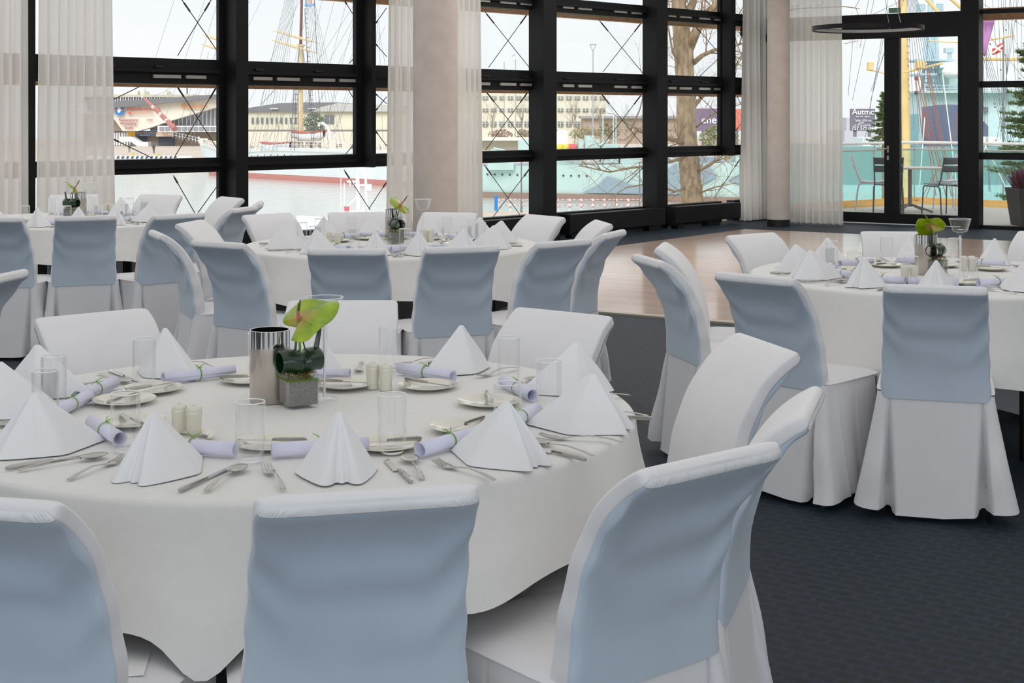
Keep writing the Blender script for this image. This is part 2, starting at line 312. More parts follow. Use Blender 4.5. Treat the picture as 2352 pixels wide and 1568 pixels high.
# ------------------------------------------------------------------ columns and curtains
def column(px,Y,r,label,base):
    X=(px-HX)*Y/F; o=empty('column',(X,Y,0)); tag(o,label,'column',kind='structure')
    MB().lathe([(r,base),(r,3.7)],40).build('shaft',mat('beige column plaster',(214,203,194),.8),o)
    MB().lathe([(r+.005,0),(r+.005,base)],40).build('base',M_dark,o)
column(1000,14.6,.23,'round beige column behind the sheer curtain in the middle',.12)
column(1788,18.9,.15,'round beige column in the room corner between curtains',.09)
m=bpy.data.materials.new('sheer curtain'); m.use_nodes=True; n=m.node_tree.nodes; L=m.node_tree.links; n.clear()
o_=n.new('ShaderNodeOutputMaterial'); d=n.new('ShaderNodeBsdfDiffuse'); tl=n.new('ShaderNodeBsdfTranslucent'); tr=n.new('ShaderNodeBsdfTransparent')
d.inputs[0].default_value=lin((251,248,245)); tl.inputs[0].default_value=lin((254,251,248)); m1=n.new('ShaderNodeMixShader'); m2=n.new('ShaderNodeMixShader'); m1.inputs[0].default_value=.8; m2.inputs[0].default_value=.12
t=n.new('ShaderNodeTexCoord'); wv=n.new('ShaderNodeTexNoise'); wv.inputs['Scale'].default_value=300; L.new(t.outputs['Object'],wv.inputs[0])
mr=n.new('ShaderNodeMapRange'); mr.inputs['To Min'].default_value=.04; mr.inputs['To Max'].default_value=.26; L.new(wv.outputs[0],mr.inputs['Value']); L.new(mr.outputs[0],m2.inputs[0])
L.new(d.outputs[0],m1.inputs[1]); L.new(tl.outputs[0],m1.inputs[2]); L.new(m1.outputs[0],m2.inputs[1]); L.new(tr.outputs[0],m2.inputs[2]); L.new(m2.outputs[0],o_.inputs[0]); M_sheer=m
def curtain(pl,px0,px1,off,folds,label,seed,narrow=0):
    rnd=random.Random(seed); a=on(pl,px0,off); b=on(pl,px1,off); n=nrm(pl); d=b-a; ph=[rnd.uniform(0,6.28) for _ in range(6)]
    def fn(u,v):
        z=3.6*(1-v)+.02; s=u+ .012*sin(u*9+ph[0])*v
        k=.02+.045*v
        y=k*(sin(2*PI*folds*s+ph[1]+.8*sin(2*PI*2*s+ph[2]))+.45*sin(2*PI*folds*2.1*s+ph[3]+.6*v))
        sx=(s-.5)*(1-narrow*(1-v))+.5
        p=a+d*sx+n*y; return (p.x-a.x,p.y-a.y,z)
    o=MB().grid(fn,int(folds*22)+40,26).build('curtain',M_sheer,angle=3); o.location=a; tag(o,label,'curtain','sheer floor-length curtains')
curtain(AB,-120,62,-.35,9,'sheer white curtain at the far left edge',1)
curtain(AB,88,258,-.35,8,'sheer white curtain left of the ship windows',2,.06)
curtain(AB,888,975,-.3,6,'sheer cream curtain on the left side of the middle column',3)
curtain(AB,1030,1103,-.25,6,'sheer cream curtain on the right side of the middle column',4)
curtain(AB,1704,1765,-.3,5,'sheer cream curtain left of the corner column',5)
curtain(CC,1812,1936,-.55,8,'sheer cream curtain between corner column and terrace doors',6,.04)
# ------------------------------------------------------------------ ring lamp
rl=empty('pendant_lamp',((1993-HX)*12.7/F,12.7,CH+203*12.7/F)); tag(rl,'thin black ring pendant lamp hanging in front of the terrace doors','lamp')
MB().lathe([(.475,-.02),(.487,-.02),(.487,.02),(.475,.02)],72,close=True).build('ring',M_black,rl,angle=.5)
MB().lathe([(.462,-.012),(.474,-.012),(.474,.014),(.462,.014)],72,close=True).build('diffuser',mat('frosted diffuser',(150,150,150),.3),rl,angle=.5)
for k in range(3):
    t=2*PI*k/3+.9; MB().tube([(.48*cos(t),.48*sin(t),0),(0,0,1.35)],.0025,5).build('cable',M_alum,rl)
MB().lathe([(0,0),(.06,0),(.06,.04),(0,.04)],20,(0,0,1.33)).build('canopy',M_black,rl)
# ------------------------------------------------------------------ chair
def lerp(a,b,t): return a+(b-a)*t
def rrect(u,c=.16):
    seg=1-c; per=[2*seg,c*PI/2]*4; tot=sum(per); s=(u%1)*tot-seg; k=0
    s=(s+tot)%tot; out=None
    # start at (1,-seg) going up the right side
    s=(s+seg)%tot
    for i in range(4):
        a0=i*PI/2
        if s<=2*seg:
            x,y=1,-seg+s; return (x*cos(a0)-y*sin(a0),x*sin(a0)+y*cos(a0))
        s-=2*seg
        if s<=c*PI/2:
            a=s/c; x,y=seg+c*cos(a),seg+c*sin(a); return (x*cos(a0)-y*sin(a0),x*sin(a0)+y*cos(a0))
        s-=c*PI/2
    return (1,-seg)
def chair_proto(seed):
    rnd=random.Random(seed); r=empty('banquet_chair')
    def cl(t):   # back centre line
        z=.43+.425*t-.012*t**6; y=-.165-.015*t-.135*t**2.6-.03*t**9; return y,z
    def ring(t):
        y,z=cl(t); y2,z2=cl(min(t+.01,1.0)); y1,z1=cl(max(0,t-.01)); d=Vector((y2-y1,z2-z1)).normalized(); nn=Vector((-d.y,d.x)) # toward the rear
        if nn.x>0: nn=-nn
        return y,z,nn
    ph=[rnd.uniform(0,6.28) for _ in range(8)]
    def half(t): return lerp(.192,.178,t)
    def pt(u,t,grow=0):
        tt=min(t,1.0); y,z,nn=ring(tt); h=half(tt); th=lerp(.034,.019,tt)
        if t>1: # rounded top cap
            q=(t-1)/.08*PI/2; th0=th; th=th0*cos(min(q,PI/2)); dd=Vector((-nn.y,nn.x)); dd=dd if dd.y>0 else -dd
            y+=dd.x*th0*sin(q); z+=dd.y*th0*sin(q); h-=.018*(1-cos(q))
        a=2*PI*u; ca,sa=cos(a),sin(a); e=.16
        x=h*math.copysign(abs(ca)**e,ca); s=math.copysign(abs(sa)**.35,sa)
        th+=grow; wob=.0018*sin(60*z+ph[0]+3*x)*(abs(ca)>.6)*1.0
        return (x+ (wob if ca>0 else -wob),y+nn.x*s*th,z+nn.y*s*th)
    N=72
    def f(u,v): return pt(u,v*1.08)
    MB().grid(f,N,44,wrap=True).build('backrest',M_cover,r,angle=2)
    def rp(u,v):
        a=lerp(.035,.465,u); t=lerp(.004,1.03,v); x,y,z=pt(a,t,.004)
        q=(x/.2); fold=.010*math.exp(-((v-.90+.55*(1-abs(q)))/.09)**2)+.007*math.exp(-((v-.62+.5*(1-abs(q-.1)))/.08)**2)+.0015*(1+sin(4*q+6*v+ph[1]))
        edge=min(1,min(u,1-u)*8)*min(1,(1-v)*8)*min(1,v*8); yy,zz,nn=ring(t)
        return (x,y+nn.x*fold*edge,z+nn.y*fold*edge)
    o=MB().grid(rp,46,40).build('rear_panel',M_blue,r,angle=2); o['label']='pale blue rear panel'
    # gathered strip at the top roll
    def gs(u,v):
        a=lerp(.04,.46,u); t=lerp(1.032,1.077,v); x,y,z=pt(a,t,.0042+.0012*sin(u*110+3*sin(u*13+ph[4]))*sin(PI*v)); return (x,y,z)
    MB().grid(gs,90,7).build('top_gather',M_gather,r,angle=2)
    # seat
    def seat(u,v):
        a=2*PI*u; ca,sa=cos(a),sin(a); k=min(1,v*1.0)
        e=.22; rr=1-(1-v)**2.2 if v<1 else 1
        s_=v; X=.208*math.copysign(abs(ca)**e,ca); Y=.205*math.copysign(abs(sa)**e,sa)+.02
        z=.472-.02*s_**6+.004*sin(9*X+ph[2])*(1-s_); return (X*s_,(Y-.02)*s_+.02,z)
    MB().grid(seat,64,16,wrap=True).build('seat',M_cover,r,angle=2)
    # skirt with corner pleats
    NN=320
    def sk(u,v):
        cx_,cy_=rrect(u); k=v; a=math.atan2(cy_,cx_)
        fl=.30+.70*min(1,max(0,(.8-cy_)/1.7)); hx=.203-.012*(1-fl)+.056*k**1.2*fl
        yf=.222+.02*k; yr=-.196-.048*k; X=hx*cx_; Y=cy_*(yf if cy_>0 else -yr)
        if cy_<-.8:
            for sx in (-1,1):
                dx=(X-sx*(.160+.006*k))/(.0035+.026*k); g=max(0,1-abs(dx))**.8; Y+=g*.085*min(1,k*1.3)
            if abs(X)>.175: Y-=.022*k*(1+.3*sin(9*v+ph[7]))
        if abs(cx_)>.85:
            sg=1 if cx_>0 else -1; X+=sg*(.010*k*sin(22*Y+ph[3])+.006*k*sin(41*Y+ph[5]))
            X-=sg*.035*k*max(0,1-abs(Y-.03)/(.004+.03*k))
            if Y<-.1: X+=sg*.016*k
        z=.452-.412*v-(.018*v if (cy_<-.8 and abs(X)<.15) else 0)+.010*v*sin(3*a+ph[6])
        if cy_>.5: z+=.0
        return (X,Y,max(z,.018))
    MB().grid(sk,NN,16,wrap=True).build('skirt',M_cover,r,angle=2)
    for sx in (-1,1):
        for sy in (-1,1):
            x,y=sx*.18,sy*.18+.01; MB().tube([(x,y,.44),(x*1.06,y*(1.1 if sy<0 else 1.03),.0)],[.018,.012],4).build('leg',M_dark,r,smooth=False)
    return r
protos=[chair_proto(11),chair_proto(23),chair_proto(37)]
TB={1:(-.52,3.40),2:(-.658,7.79),3:(1.878,6.30),4:(-2.99,9.66)}
CHAIRS=[ # table, px, py of back top centre, turn in degrees, label
(1,842,1109,-1,'large chair nearest the camera, full blue back, bottom centre'),
(1,1600,1032,-4,'large chair right of the nearest one, seat showing, bottom centre-right'),
(1,1822,912,4,'chair half hidden behind the big right foreground chair, tall narrow blue back'),
(1,1732,782,0,'chair with white front curving right, beside front table and carpet'),
(1,1280,715,0,'chair with wide white front facing camera, far right of front table'),
(1,785,690,0,'chair facing camera behind the anthurium and cooler of the front table'),
(1,222,718,0,'chair facing camera at far left of the front table'),
(1,-70,1120,4,'large blue-backed chair cut by the lower left edge'),
(2,798,567,0,'blue-backed chair at near left middle of the middle table'),
(2,1058,562,0,'blue-backed chair at near right middle of the middle table'),
(2,1285,549,0,'grey-blue-backed chair at right near side of the middle table'),
(2,1396,529,0,'chair seen side-on overlapping another, rightmost at the middle table'),
(2,1372,507,0,'white chair tucked behind the rightmost one of the middle table'),
(2,1243,494,0,'white-fronted chair at far right of the middle table near the radiator'),
(2,1030,487,0,'chair behind the middle table in front of the column'),
(2,820,486,0,'chair behind the middle table in front of the water'),
(2,620,490,0,'chair at far left of the middle table, rounded white front'),
(2,448,507,0,'white-fronted chair at left of the middle table, facing right'),
(2,375,530,0,'chair seen side-on at far left of the middle table, narrow blue back'),
(2,512,551,0,'blue-backed chair at near left of the middle table, wide skirt'),
(3,2148,650,0,'blue-backed chair square-on at the near side of the right table'),
(3,1745,627,0,'blue-backed chair at near left of the right table, big white side skirt'),
(3,1506,588,0,'chair seen side-on at left of the right table, folded blue side'),
(3,1535,560,0,'white chair behind the side-on one at left of right table'),
(3,1735,536,0,'white-fronted chair at far left of the right table on the parquet'),
(3,2060,531,0,'white-fronted chair at far side of the right table before the doors'),
(3,2410,533,0,'chair cut by the right edge at the far side of the right table'),
(4,197,493,0,'grey-backed chair square-on at the near side of the back left table'),
(4,-12,496,0,'grey-backed chair cut by the left edge at the back left table'),
(4,405,489,0,'grey-blue-backed chair at near right of the back left table'),
(4,523,452,0,'white-fronted chair beside the first wide window post'),
(4,588,462,0,'chair showing only its curled white top by the water window'),
(4,550,474,0,'blue-backed chair in front of the curled white top, right of back table'),
(4,365,446,0,'white-fronted chair at far side of back left table by window'),
(4,170,446,0,'grey chair behind the anthurium of the back left table'),
(5,-10,625,0,'chair with only its rolled white top showing at left edge'),
]
seats={1:[],2:[],3:[],4:[]}; used=set()
for i,(tb,px,py,tw,lb) in enumerate(CHAIRS):
    q=P(px,py,.865)
    if tb==5: ang=math.radians(0)+PI; c=Vector((q.x-2,q.y+.3,0))
    else: c=Vector((*TB[tb],0))
    d=Vector((c.x-q.x,c.y-q.y,0)); rad=d.length; d.normalize()
    a=math.atan2(d.y,d.x)+math.radians(tw); d=Vector((cos(a),sin(a),0))
    loc=Vector((q.x,q.y,0))+d*.315; rz=a-PI/2
    if tb in seats: seats[tb].append(math.atan2(-d.y,-d.x))
    g='slip-covered banquet chairs around the round tables'
    k=i%3
    if k not in used: o=protos[k]; used.add(k); o.location=loc; o.rotation_euler=(0,0,rz); o['group']=g; o['label']=lb
    else: o=dup(protos[k],loc,rz,lb,g)
    o['category']='chair'
# ------------------------------------------------------------------ tables and cloths
R=.80; TZ=.75
def table(i,name,hem,seed,base=.535):
    cx,cy=TB[i]; rnd=random.Random(seed)
    t=empty('round_table',(cx,cy,0)); tag(t,'round banquet table under white cloth, '+name,'table','round banquet tables')
    MB().lathe([(0,.715),(R-.02,.715),(R-.015,.735),(R-.02,.742),(0,.742)],64).build('tabletop',mat('table ply',(92,80,70),.7),t)
    for k in range(4):
        a=PI/4+k*PI/2; x,y=.42*cos(a),.42*sin(a); MB().box((x,y,.357),(.05,.05,.715)).build('leg',M_dark,t,smooth=False)
    ph=[rnd.uniform(0,6.28) for _ in range(8)]
    def fold(a): return sin(7*a+ph[0]+.7*sin(2*a+ph[1]))*.6+.4*sin(13*a+ph[2]+sin(3*a))
    def hz(a):
        z=base+.015*sin(3*a+ph[3])
        for (ha,hd,hw) in hem:
            d=(a-math.radians(ha)+PI)%(2*PI)-PI; z-=hd*math.exp(-(d/hw)**2)
        return z
    def fn(u,v):
        a=2*PI*u
        if v<=.5:
            s=v/.5; r=(R)*s; z=TZ+.0015*sin(9*r*cos(a)+ph[4])*sin(7*r*sin(a)+ph[5])
            return (r*cos(a),r*sin(a),z)
        s=(v-.5)/.5
        if s<.15:
            q=s/.15*PI/2; r=R+.014*sin(q); z=TZ-.014*(1-cos(q)); 
            return (r*cos(a),r*sin(a),z)
        k=(s-.15)/.85; zb=hz(a); z=TZ-.014-(TZ-.014-zb)*k
        dep=TZ-z; r=R+.014+ dep*(.06+.13*fold(a))*min(1,k*1.5) + .02*k
        # deep hanging points stand out from the table
        ext=max(0,.50-zb); r+=ext*.10*k
        return (r*cos(a),r*sin(a),z)
    o=MB().grid(fn,256,64,wrap=True).build('tablecloth',M_cloth,angle=2); o.location=(cx,cy,0)
    tag(o,'white linen cloth draped over the '+name,'tablecloth','white tablecloths on the round tables')
table(1,'large front table at the left foreground',[(-92,.075,.08),(-58,.02,.12),(-5,.14,.2),(40,.1,.2),(180,.1,.2)],3)
table(2,'middle table before the column',[(-84,.0,.1),(-115,.03,.15),(-30,.05,.2)],5)
table(3,'right table near the terrace doors',[(-152,.28,.12),(-118,.1,.1),(-70,.06,.3),(20,.1,.3)],8,.43)
table(4,'back left table before the curtains',[(-80,.02,.15),(-30,.08,.2)],9)
# ------------------------------------------------------------------ tableware prototypes
def napkin_mesh(seed):
    rnd=random.Random(seed)
    # base contour (x right of diner, y toward diner)
    pts=[(0,-.150),(.030,-.110),(.060,-.062),(.080,-.025),(.074,.012),(.060,.050),(.044,.086),(.031,.098),(.018,.091),(.009,.078),(-.002,.086),(-.012,.078),(-.020,.092),(-.032,.098),(-.045,.084),(-.061,.048),(-.074,.010),(-.080,-.025),(-.060,-.062),(-.030,-.110)]
    n=len(pts); K=6; base=[]
    for i in range(n):
        p0,p1,p2,p3=[Vector(pts[(i+j-1)%n]) for j in range(4)]
        for k in range(K):
            t=k/K; base.append(.5*((2*p1)+(-p0+p2)*t+(2*p0-5*p1+4*p2-p3)*t*t+(-p0+3*p1-3*p2+p3)*t**3))
    ap=Vector((rnd.uniform(-.004,.004),.010,.120)); mb=MB()
    def fn(u,v):
        b=base[int(round(u*len(base)))%len(base)]; s=v
        bul=1+.10*sin(PI*s)*(.6 if b.y>.03 else .25)
        w=1-s*.94
        x=b.x*w*bul+ap.x*s; y=b.y*w*bul+ap.y*s
        lift=.006 if b.y<.02 else 0
        return (x,y,.001+ap.z*s**(1.02))
    mb.grid(fn,len(base),16,wrap=True)
    k=len(mb.v); top=[tuple(range(k-len(base),k))]; mb.f+=top
    return mb
def cut_strip(mb,path,widths,th=.0012,cx=None):
    """flat metal strip following path (x,z) along x, half widths, slightly domed"""
    def fn(u,v):
        i=min(int(u*(len(path)-1)),len(path)-2); t=u*(len(path)-1)-i
        x=lerp(path[i][0],path[i+1][0],t); z=lerp(path[i][1],path[i+1][1],t); w=lerp(widths[i],widths[i+1],t)
        s=v*2-1; return (w*s,x,z+.0012*(1-s*s))
    mb.grid(fn,len(path)*3,5); return mb
def fork_mesh():
    mb=MB(); cut_strip(mb,[(.095,.002),(.09,.004),(.06,.009),(.02,.012),(-.01,.008),(-.025,.005),(-.033,.004)],[.004,.0052,.0045,.0032,.0026,.006,.0105])
    cut_strip(mb,[(-.033,.004),(-.045,.003),(-.052,.004)],[.0105,.0115,.0115])
    for k in range(4):
        x=-.0095+k*.0063; mb.tube([(x,-.050,.004),(x*.98,-.07,.006),(x*.96,-.088,.011)],[.0016,.0014,.0008],6)
    return mb
def spoon_mesh():
    mb=MB(); cut_strip(mb,[(.095,.002),(.09,.004),(.06,.008),(.02,.011),(-.02,.008),(-.034,.006)],[.004,.0055,.0045,.003,.0026,.004])
    def fn(u,v):
        a=2*PI*u; r=v; x=.0195*r*cos(a); y=-.062+.03*r*sin(a); return (x,y,.0015+.007*r*r)
    mb.grid(fn,28,7,wrap=True); return mb
def knife_mesh(L=.105):
    mb=MB(); mb.tube([(0,L,.004),(0,L*.9,.0045),(0,L*.3,.004),(0,L*.05,.0035)],[.0035,.0052,.0048,.0035],8)
    pr=[]; n=10
    for k in range(n+1):
        t=k/n; y=L*.06-(L*.96)*t; w=.0095*(1-.15*t) if t<.8 else .0095*.88*math.sqrt(max(0,1-((t-.8)/.2)**2)); pr.append((y,w))
    vs=[];fs=[]
    for y,w in pr: vs+=[(-.003,y,.0025),(w*1.5-.003,y,.0012),(-.003,y,.0012)]
    for k in range(n):
        a=k*3; fs+=[(a,a+1,a+4,a+3),(a+1,a+2,a+5,a+4),(a+2,a,a+3,a+5)]
    mb.add(vs,fs); return mb
def tumbler():
    o=empty('tumbler'); h=.122; r=.0305
    MB().lathe([(.0005,.001),(.024,.001),(.0265,.004),(.0285,.02),(r,.05),(r,h),(r-.0016,h),(r-.0018,.05),(.027,.022),(.022,.014),(.0005,.012)],36).build('body',M_glass,o,angle=1)
    MB().lathe([(r-.0021,h),(r-.0009,h+.0013),(r+.0003,h),(r-.0009,h-.0013)],36,close=True).build('rim',M_glint,o,angle=3)
    MB().lathe([(.0215,.0015),(.0235,.0035),(.0215,.006)],30).build('base',M_glint,o,angle=3)  # white ring painted as the bright gleam in the thick bottom
    return o
def plate():
    return MB().lathe([(0,.004),(.045,.004),(.052,.007),(.074,.012),(.0765,.0125),(.077,.0105),(.054,.003),(.046,.0),(0,.0)],44)
def scroll():
    o=empty('menu_scroll')
    def fn(u,v):
        a=2*PI*1.45*v+.4; r=.0135+.0018*v; return ((u-.5)*.20,r*cos(a),.0165+r*sin(a))
    MB().grid(fn,4,50).build('paper',M_scroll,o,angle=3,solid=.0006)
    t=MB().lathe([(.0163,-.0012),(.0175,-.0012),(.0175,.0012),(.0163,.0012)],24,close=True)
    t.v=[(z_+.0,x_,y_+.0175) for x_,y_,z_ in t.v]
    for s in (-1,1): t.tube([(0,0,.034),(s*.008,-.004,.041),(s*.016,-.012,.044)],[.001,.001,.0004],5)
    t.tube([(0,0,.034),(.002,-.018,.038)],[.001,.0004],5); x=t.build('tie',M_tie,o); x['label']='green grass tie'
    return o
pr={}
pr['napkin']=[napkin_mesh(s).build('napkin',M_nap,angle=1.2) for s in (1,2,3)]
pr['fork']=fork_mesh().build('fork',M_steel,angle=1.5,solid=.001); pr['spoon']=spoon_mesh().build('spoon',M_steel,angle=2,solid=.001)
pr['knife']=knife_mesh().build('table_knife',M_steel); pr['bknife']=knife_mesh(.078).build('butter_knife',M_steel)
pr['plate']=plate().build('bread_plate',M_plate,angle=.8); pr['glass']=tumbler(); pr['scroll']=scroll()
spent=set()
def put(key,loc,rz,label,group,cat,idx=None,tilt=None):
    s=pr[key] if idx is None else pr[key][idx]; kk=(key,idx)
    if kk not in spent: spent.add(kk); o=s; o.location=loc; o.rotation_euler=(0,0,rz)
    else: o=dup(s,loc,rz)
    if tilt: o.rotation_euler=(tilt[0],tilt[1],rz)
    tag(o,label,cat,group); return o
TN={1:'front table',2:'middle table',3:'right table',4:'back left table'}
def setting(tb,x,y,desc,idx,skew=0,gl=None,ex=1):
    """x,y napkin base position relative to table centre"""
    cx,cy=TB[tb]; a=math.atan2(y,x); rr=random.Random(idx*31+tb)
    out=Vector((cos(a),sin(a),0)); rt=Vector((-sin(a),cos(a),0))     # right hand of a diner facing the centre
    O=Vector((cx+x,cy+y,TZ+.002)); rz=a-PI/2; tn=TN[tb]
    def at(t,inn,dz=0): return O+rt*t-out*inn+Vector((0,0,dz))
    G=lambda s: s+' on the '+tn
    put('napkin',at(0,0),rz+math.radians(skew+rr.uniform(-6,6)),'white folded napkin at the %s, %s'%(desc,tn),G('tent-folded napkins'),'napkin',idx%3)
    put('fork',at(-.125,-.01),rz+rr.uniform(-.1,.1),'steel fork left of napkin at the %s, %s'%(desc,tn),G('forks'),'fork')
    put('knife',at(.118,-.015),rz+rr.uniform(-.08,.08),'steel knife right of napkin at the %s, %s'%(desc,tn),G('table knives'),'knife')
    put('spoon',at(.152,-.01),rz+rr.uniform(-.12,.12),'steel spoon outside knife at the %s, %s'%(desc,tn),G('spoons'),'spoon')
    put('glass',at(.135,.13) if gl is None else gl,0,'clear tumbler at the %s, %s'%(desc,tn),G('water tumblers'),'glass')
    put('scroll',at(-.01,.155),rz+math.radians(rr.uniform(-10,10)),'lilac rolled menu at the %s, %s'%(desc,tn),G('rolled menus'),'menu')
    put('plate',at(-.10,.26),rz,'small ivory plate at the %s, %s'%(desc,tn),G('bread plates'),'plate')
    put('bknife',at(-.10,.26,.012),rz+rr.uniform(.9,1.6),'butter knife on the plate at the %s, %s'%(desc,tn),G('butter knives'),'knife')
S1=[(775,1088,'near centre place'),(362,1088,'near place left of centre'),(88,1035,'left near place'),(8,950,'leftmost cut-off place'),(92,905,'far left place'),(385,858,'far place beside left rear chair'),(722,850,'far place behind the cooler'),(1052,850,'far place right of the cooler'),(1318,898,'far right place'),(1352,985,'rightmost place'),(1160,1060,'near right place')]
for j,(px,py,ds) in enumerate(S1):
    q=P(px,py,TZ); setting(1,q.x-TB[1][0],q.y-TB[1][1],ds,j)
def ordn(tb,l): return l
D2=['near left-middle place','near right-middle place','near right place','right near place','right far place','far right place','far place right of flower','far place left of flower','far left place','left far place','left near place','near left place']
for j,a in enumerate(seats[2]): setting(2,.60*cos(a),.60*sin(a),D2[j],j)
D3=['near place before square-on chair','near left place','left near place','left far place','far left place','far middle place','far right place']
for j,a in enumerate(seats[3]): setting(3,.60*cos(a),.60*sin(a),D3[j],j)
setting(3,.60*cos(math.radians(-72)),.60*sin(math.radians(-72)),'near right place cut by edge',9)
D4=['near middle place','near left place','near right place','far right place','right far place','right near place','far middle place','far left place']
for j,a in enumerate(seats[4]): setting(4,.60*cos(a),.60*sin(a),D4[j],j)
setting(4,.60*cos(math.radians(-125)),.60*sin(math.radians(-125)),'left near place',11)
# ------------------------------------------------------------------ centrepieces
M_sp=None
def spathe_mat():
    m=bpy.data.materials.new('anthurium spathe'); m.use_nodes=True; n=m.node_tree.nodes; L=m.node_tree.links; p=n['Principled BSDF']
    t=n.new('ShaderNodeTexCoord'); nz=n.new('ShaderNodeTexNoise'); nz.inputs['Scale'].default_value=22; nz.inputs['Detail'].default_value=3
    r=n.new('ShaderNodeValToRGB'); r.color_ramp.elements[0].color=lin((104,146,8)); r.color_ramp.elements[1].color=lin((176,196,24)); r.color_ramp.elements[0].position=.3; r.color_ramp.elements[1].position=.7
    L.new(t.outputs['Object'],nz.inputs[0]); L.new(nz.outputs[0],r.inputs[0])
    g=n.new('ShaderNodeTexGradient'); g.gradient_type='SPHERICAL'; mp_=n.new('ShaderNodeMapping'); mp_.inputs['Scale'].default_value=(30,13,30); mp_.inputs['Location'].default_value=(0,.25,0)
    L.new(t.outputs['Object'],mp_.inputs[0]); L.new(mp_.outputs[0],g.inputs[0]); mx=n.new('ShaderNodeMix'); mx.data_type='RGBA'
    L.new(g.outputs[0],mx.inputs[0]); L.new(r.outputs[0],mx.inputs[6]); mx.inputs[7].default_value=lin((206,132,100)); L.new(mx.outputs[2],p.inputs['Base Color'])
    p.inputs['Roughness'].default_value=.22; p.inputs['Coat Weight'].default_value=.4
    p.inputs['Transmission Weight'].default_value=.0
    bb=n.new('ShaderNodeBump'); bb.inputs['Strength'].default_value=.3; bb.inputs['Distance'].default_value=.01; L.new(nz.outputs[0],bb.inputs['Height']); L.new(bb.outputs[0],p.inputs['Normal'])
    return m
M_sp=spathe_mat(); M_leaf=mat('aspidistra leaf',(16,48,26),.28,noise=(30,.3,(1,8,1)),coat=.4); M_sand=mat('grey sand',(128,126,124),.95,noise=(400,.35,None))
M_moss=mat('dry moss',(120,92,58),.95,noise=(80,.4,None)); M_stem=mat('green stem',(112,158,20),.4)
def arrangement():
    o=empty('anthurium_arrangement'); s=.040
    g=MB()
    def sq(h,z,rd=.007,n=5):
        out=[]
        for cx_,cy_,a0 in ((1,1,0),(-1,1,PI/2),(-1,-1,PI),(1,-1,1.5*PI)):
            for k in range(n): a=a0+PI/2*k/(n-1); out.append((cx_*(h-rd)+rd*cos(a),cy_*(h-rd)+rd*sin(a),z))
        return out
    def loft(rings,name,m):
        mb=MB(); n=len(rings[0]); vs=[p for r in rings for p in r]; fs=[]
        for i in range(len(rings)-1):
            for k in range(n): k2=(k+1)%n; fs.append((i*n+k,i*n+k2,(i+1)*n+k2,(i+1)*n+k))
        fs.append(tuple(range(n-1,-1,-1))); fs.append(tuple((len(rings)-1)*n+k for k in range(n))); mb.add(vs,fs); return mb.build(name,m,o,angle=.5)
    loft([sq(s-.003,.0),sq(s,.004),sq(s,.062),sq(s-.003,.066),sq(s,.070),sq(s,.078),sq(s-.0025,.078),sq(s-.0025,.006)],'glass_vase',M_glass)
    loft([sq(s-.0035,.007),sq(s-.0035,.066)],'sand',M_sand)
    loft([sq(s-.001,.0655),sq(s+.0008,.066),sq(s-.001,.0668)],'tie',M_stem)
    mo=MB(); rnd=random.Random(4)
    for k in range(60):
        x,y=rnd.uniform(-.033,.033),rnd.uniform(-.033,.033); mo.tube([(x,y,.066),(x+rnd.uniform(-.01,.01),y+rnd.uniform(-.01,.01),.078),(x+rnd.uniform(-.018,.018),y+rnd.uniform(-.018,.018),.082+rnd.uniform(0,.006))],.0008,4)
    x=mo.build('moss',M_moss,o); x['kind']='stuff'
    # rolled leaf lying across the vase
    def roll(u,v):
        a=2*PI*1.3*v+1.2; r=.030-.003*v+.004*sin(u*PI)-.006*(abs(u-.55)<.06); ax=(u-.5)*.105
        return (ax,-.004+r*cos(a),.108+r*sin(a)*.9+.003*sin(9*u))
    MB().grid(roll,26,48).build('rolled_leaf',M_leaf,o,angle=3,solid=.001)
    for (x0,x1,hh,wd) in ((-.012,.022,.072,.003),(.042,.030,.075,.006)):
        pts=[];rad=[]
        for k in range(13):
            t=k/12; pts.append((lerp(x0,x1,t)+.016*sin(PI*t)*(1 if x0>0 else -.4),-.006,.125+hh*sin(PI*min(1,t*1.1))*.8)); rad.append(wd*(1-.5*t))
        MB().tube(pts,rad,6).build('leaf_loop',M_leaf,o)
    MB().tube([(0,0,.06),(.0,-.008,.14),(-.012,-.027,.212)],[.0035,.003,.003],10).build('stem',M_stem,o)
    # spathe: heart-shaped blade (local y = tip direction)
    sp=MB()
    def heart(u,v):
        a=2*PI*u-PI/2; r=v
        x=.064*r*cos(a)*(1-.10*sin(a)); y=.060*sin(a)*r+.014*r*r*max(0,sin(a))+.016*r**3*max(0,sin(a))**8
        notch=math.exp(-((a+PI/2)%(2*PI) if (a+PI/2)%(2*PI)<PI else 2*PI-(a+PI/2)%(2*PI))**2/.10); y+=.036*notch*r
        z=.016*r*r*cos(2*a)*.8-.010*r+.004*sin(5*a)*r*r-.05*(x/.06)**2*.25+.03*max(0,y-.03)
        return (x,y+.012,z)
    sp.grid(heart,64,16,wrap=True); spo=sp.build('spathe',M_sp,o,angle=3,solid=.0009)
    ty=Vector((.86,.16,.46)).normalized(); nz_=Vector((-.20,-.60,.76)); nz_=(nz_-ty*nz_.dot(ty)).normalized(); tx_=ty.cross(nz_)
    Msp=Matrix((tx_,ty,nz_)).transposed().to_4x4(); Msp=Matrix.Rotation(-.55,4,'Z')@Msp; Msp.translation=Vector((-.012,-.028,.214))
    spo.matrix_local=Msp
    sd=MB().tube([(0,0,0),(.001,.004,.014),(.003,.010,.028)],[.0042,.0045,.004],10).build('spadix',mat('pink spadix',(196,120,110),.5),o); sd.matrix_local=Msp
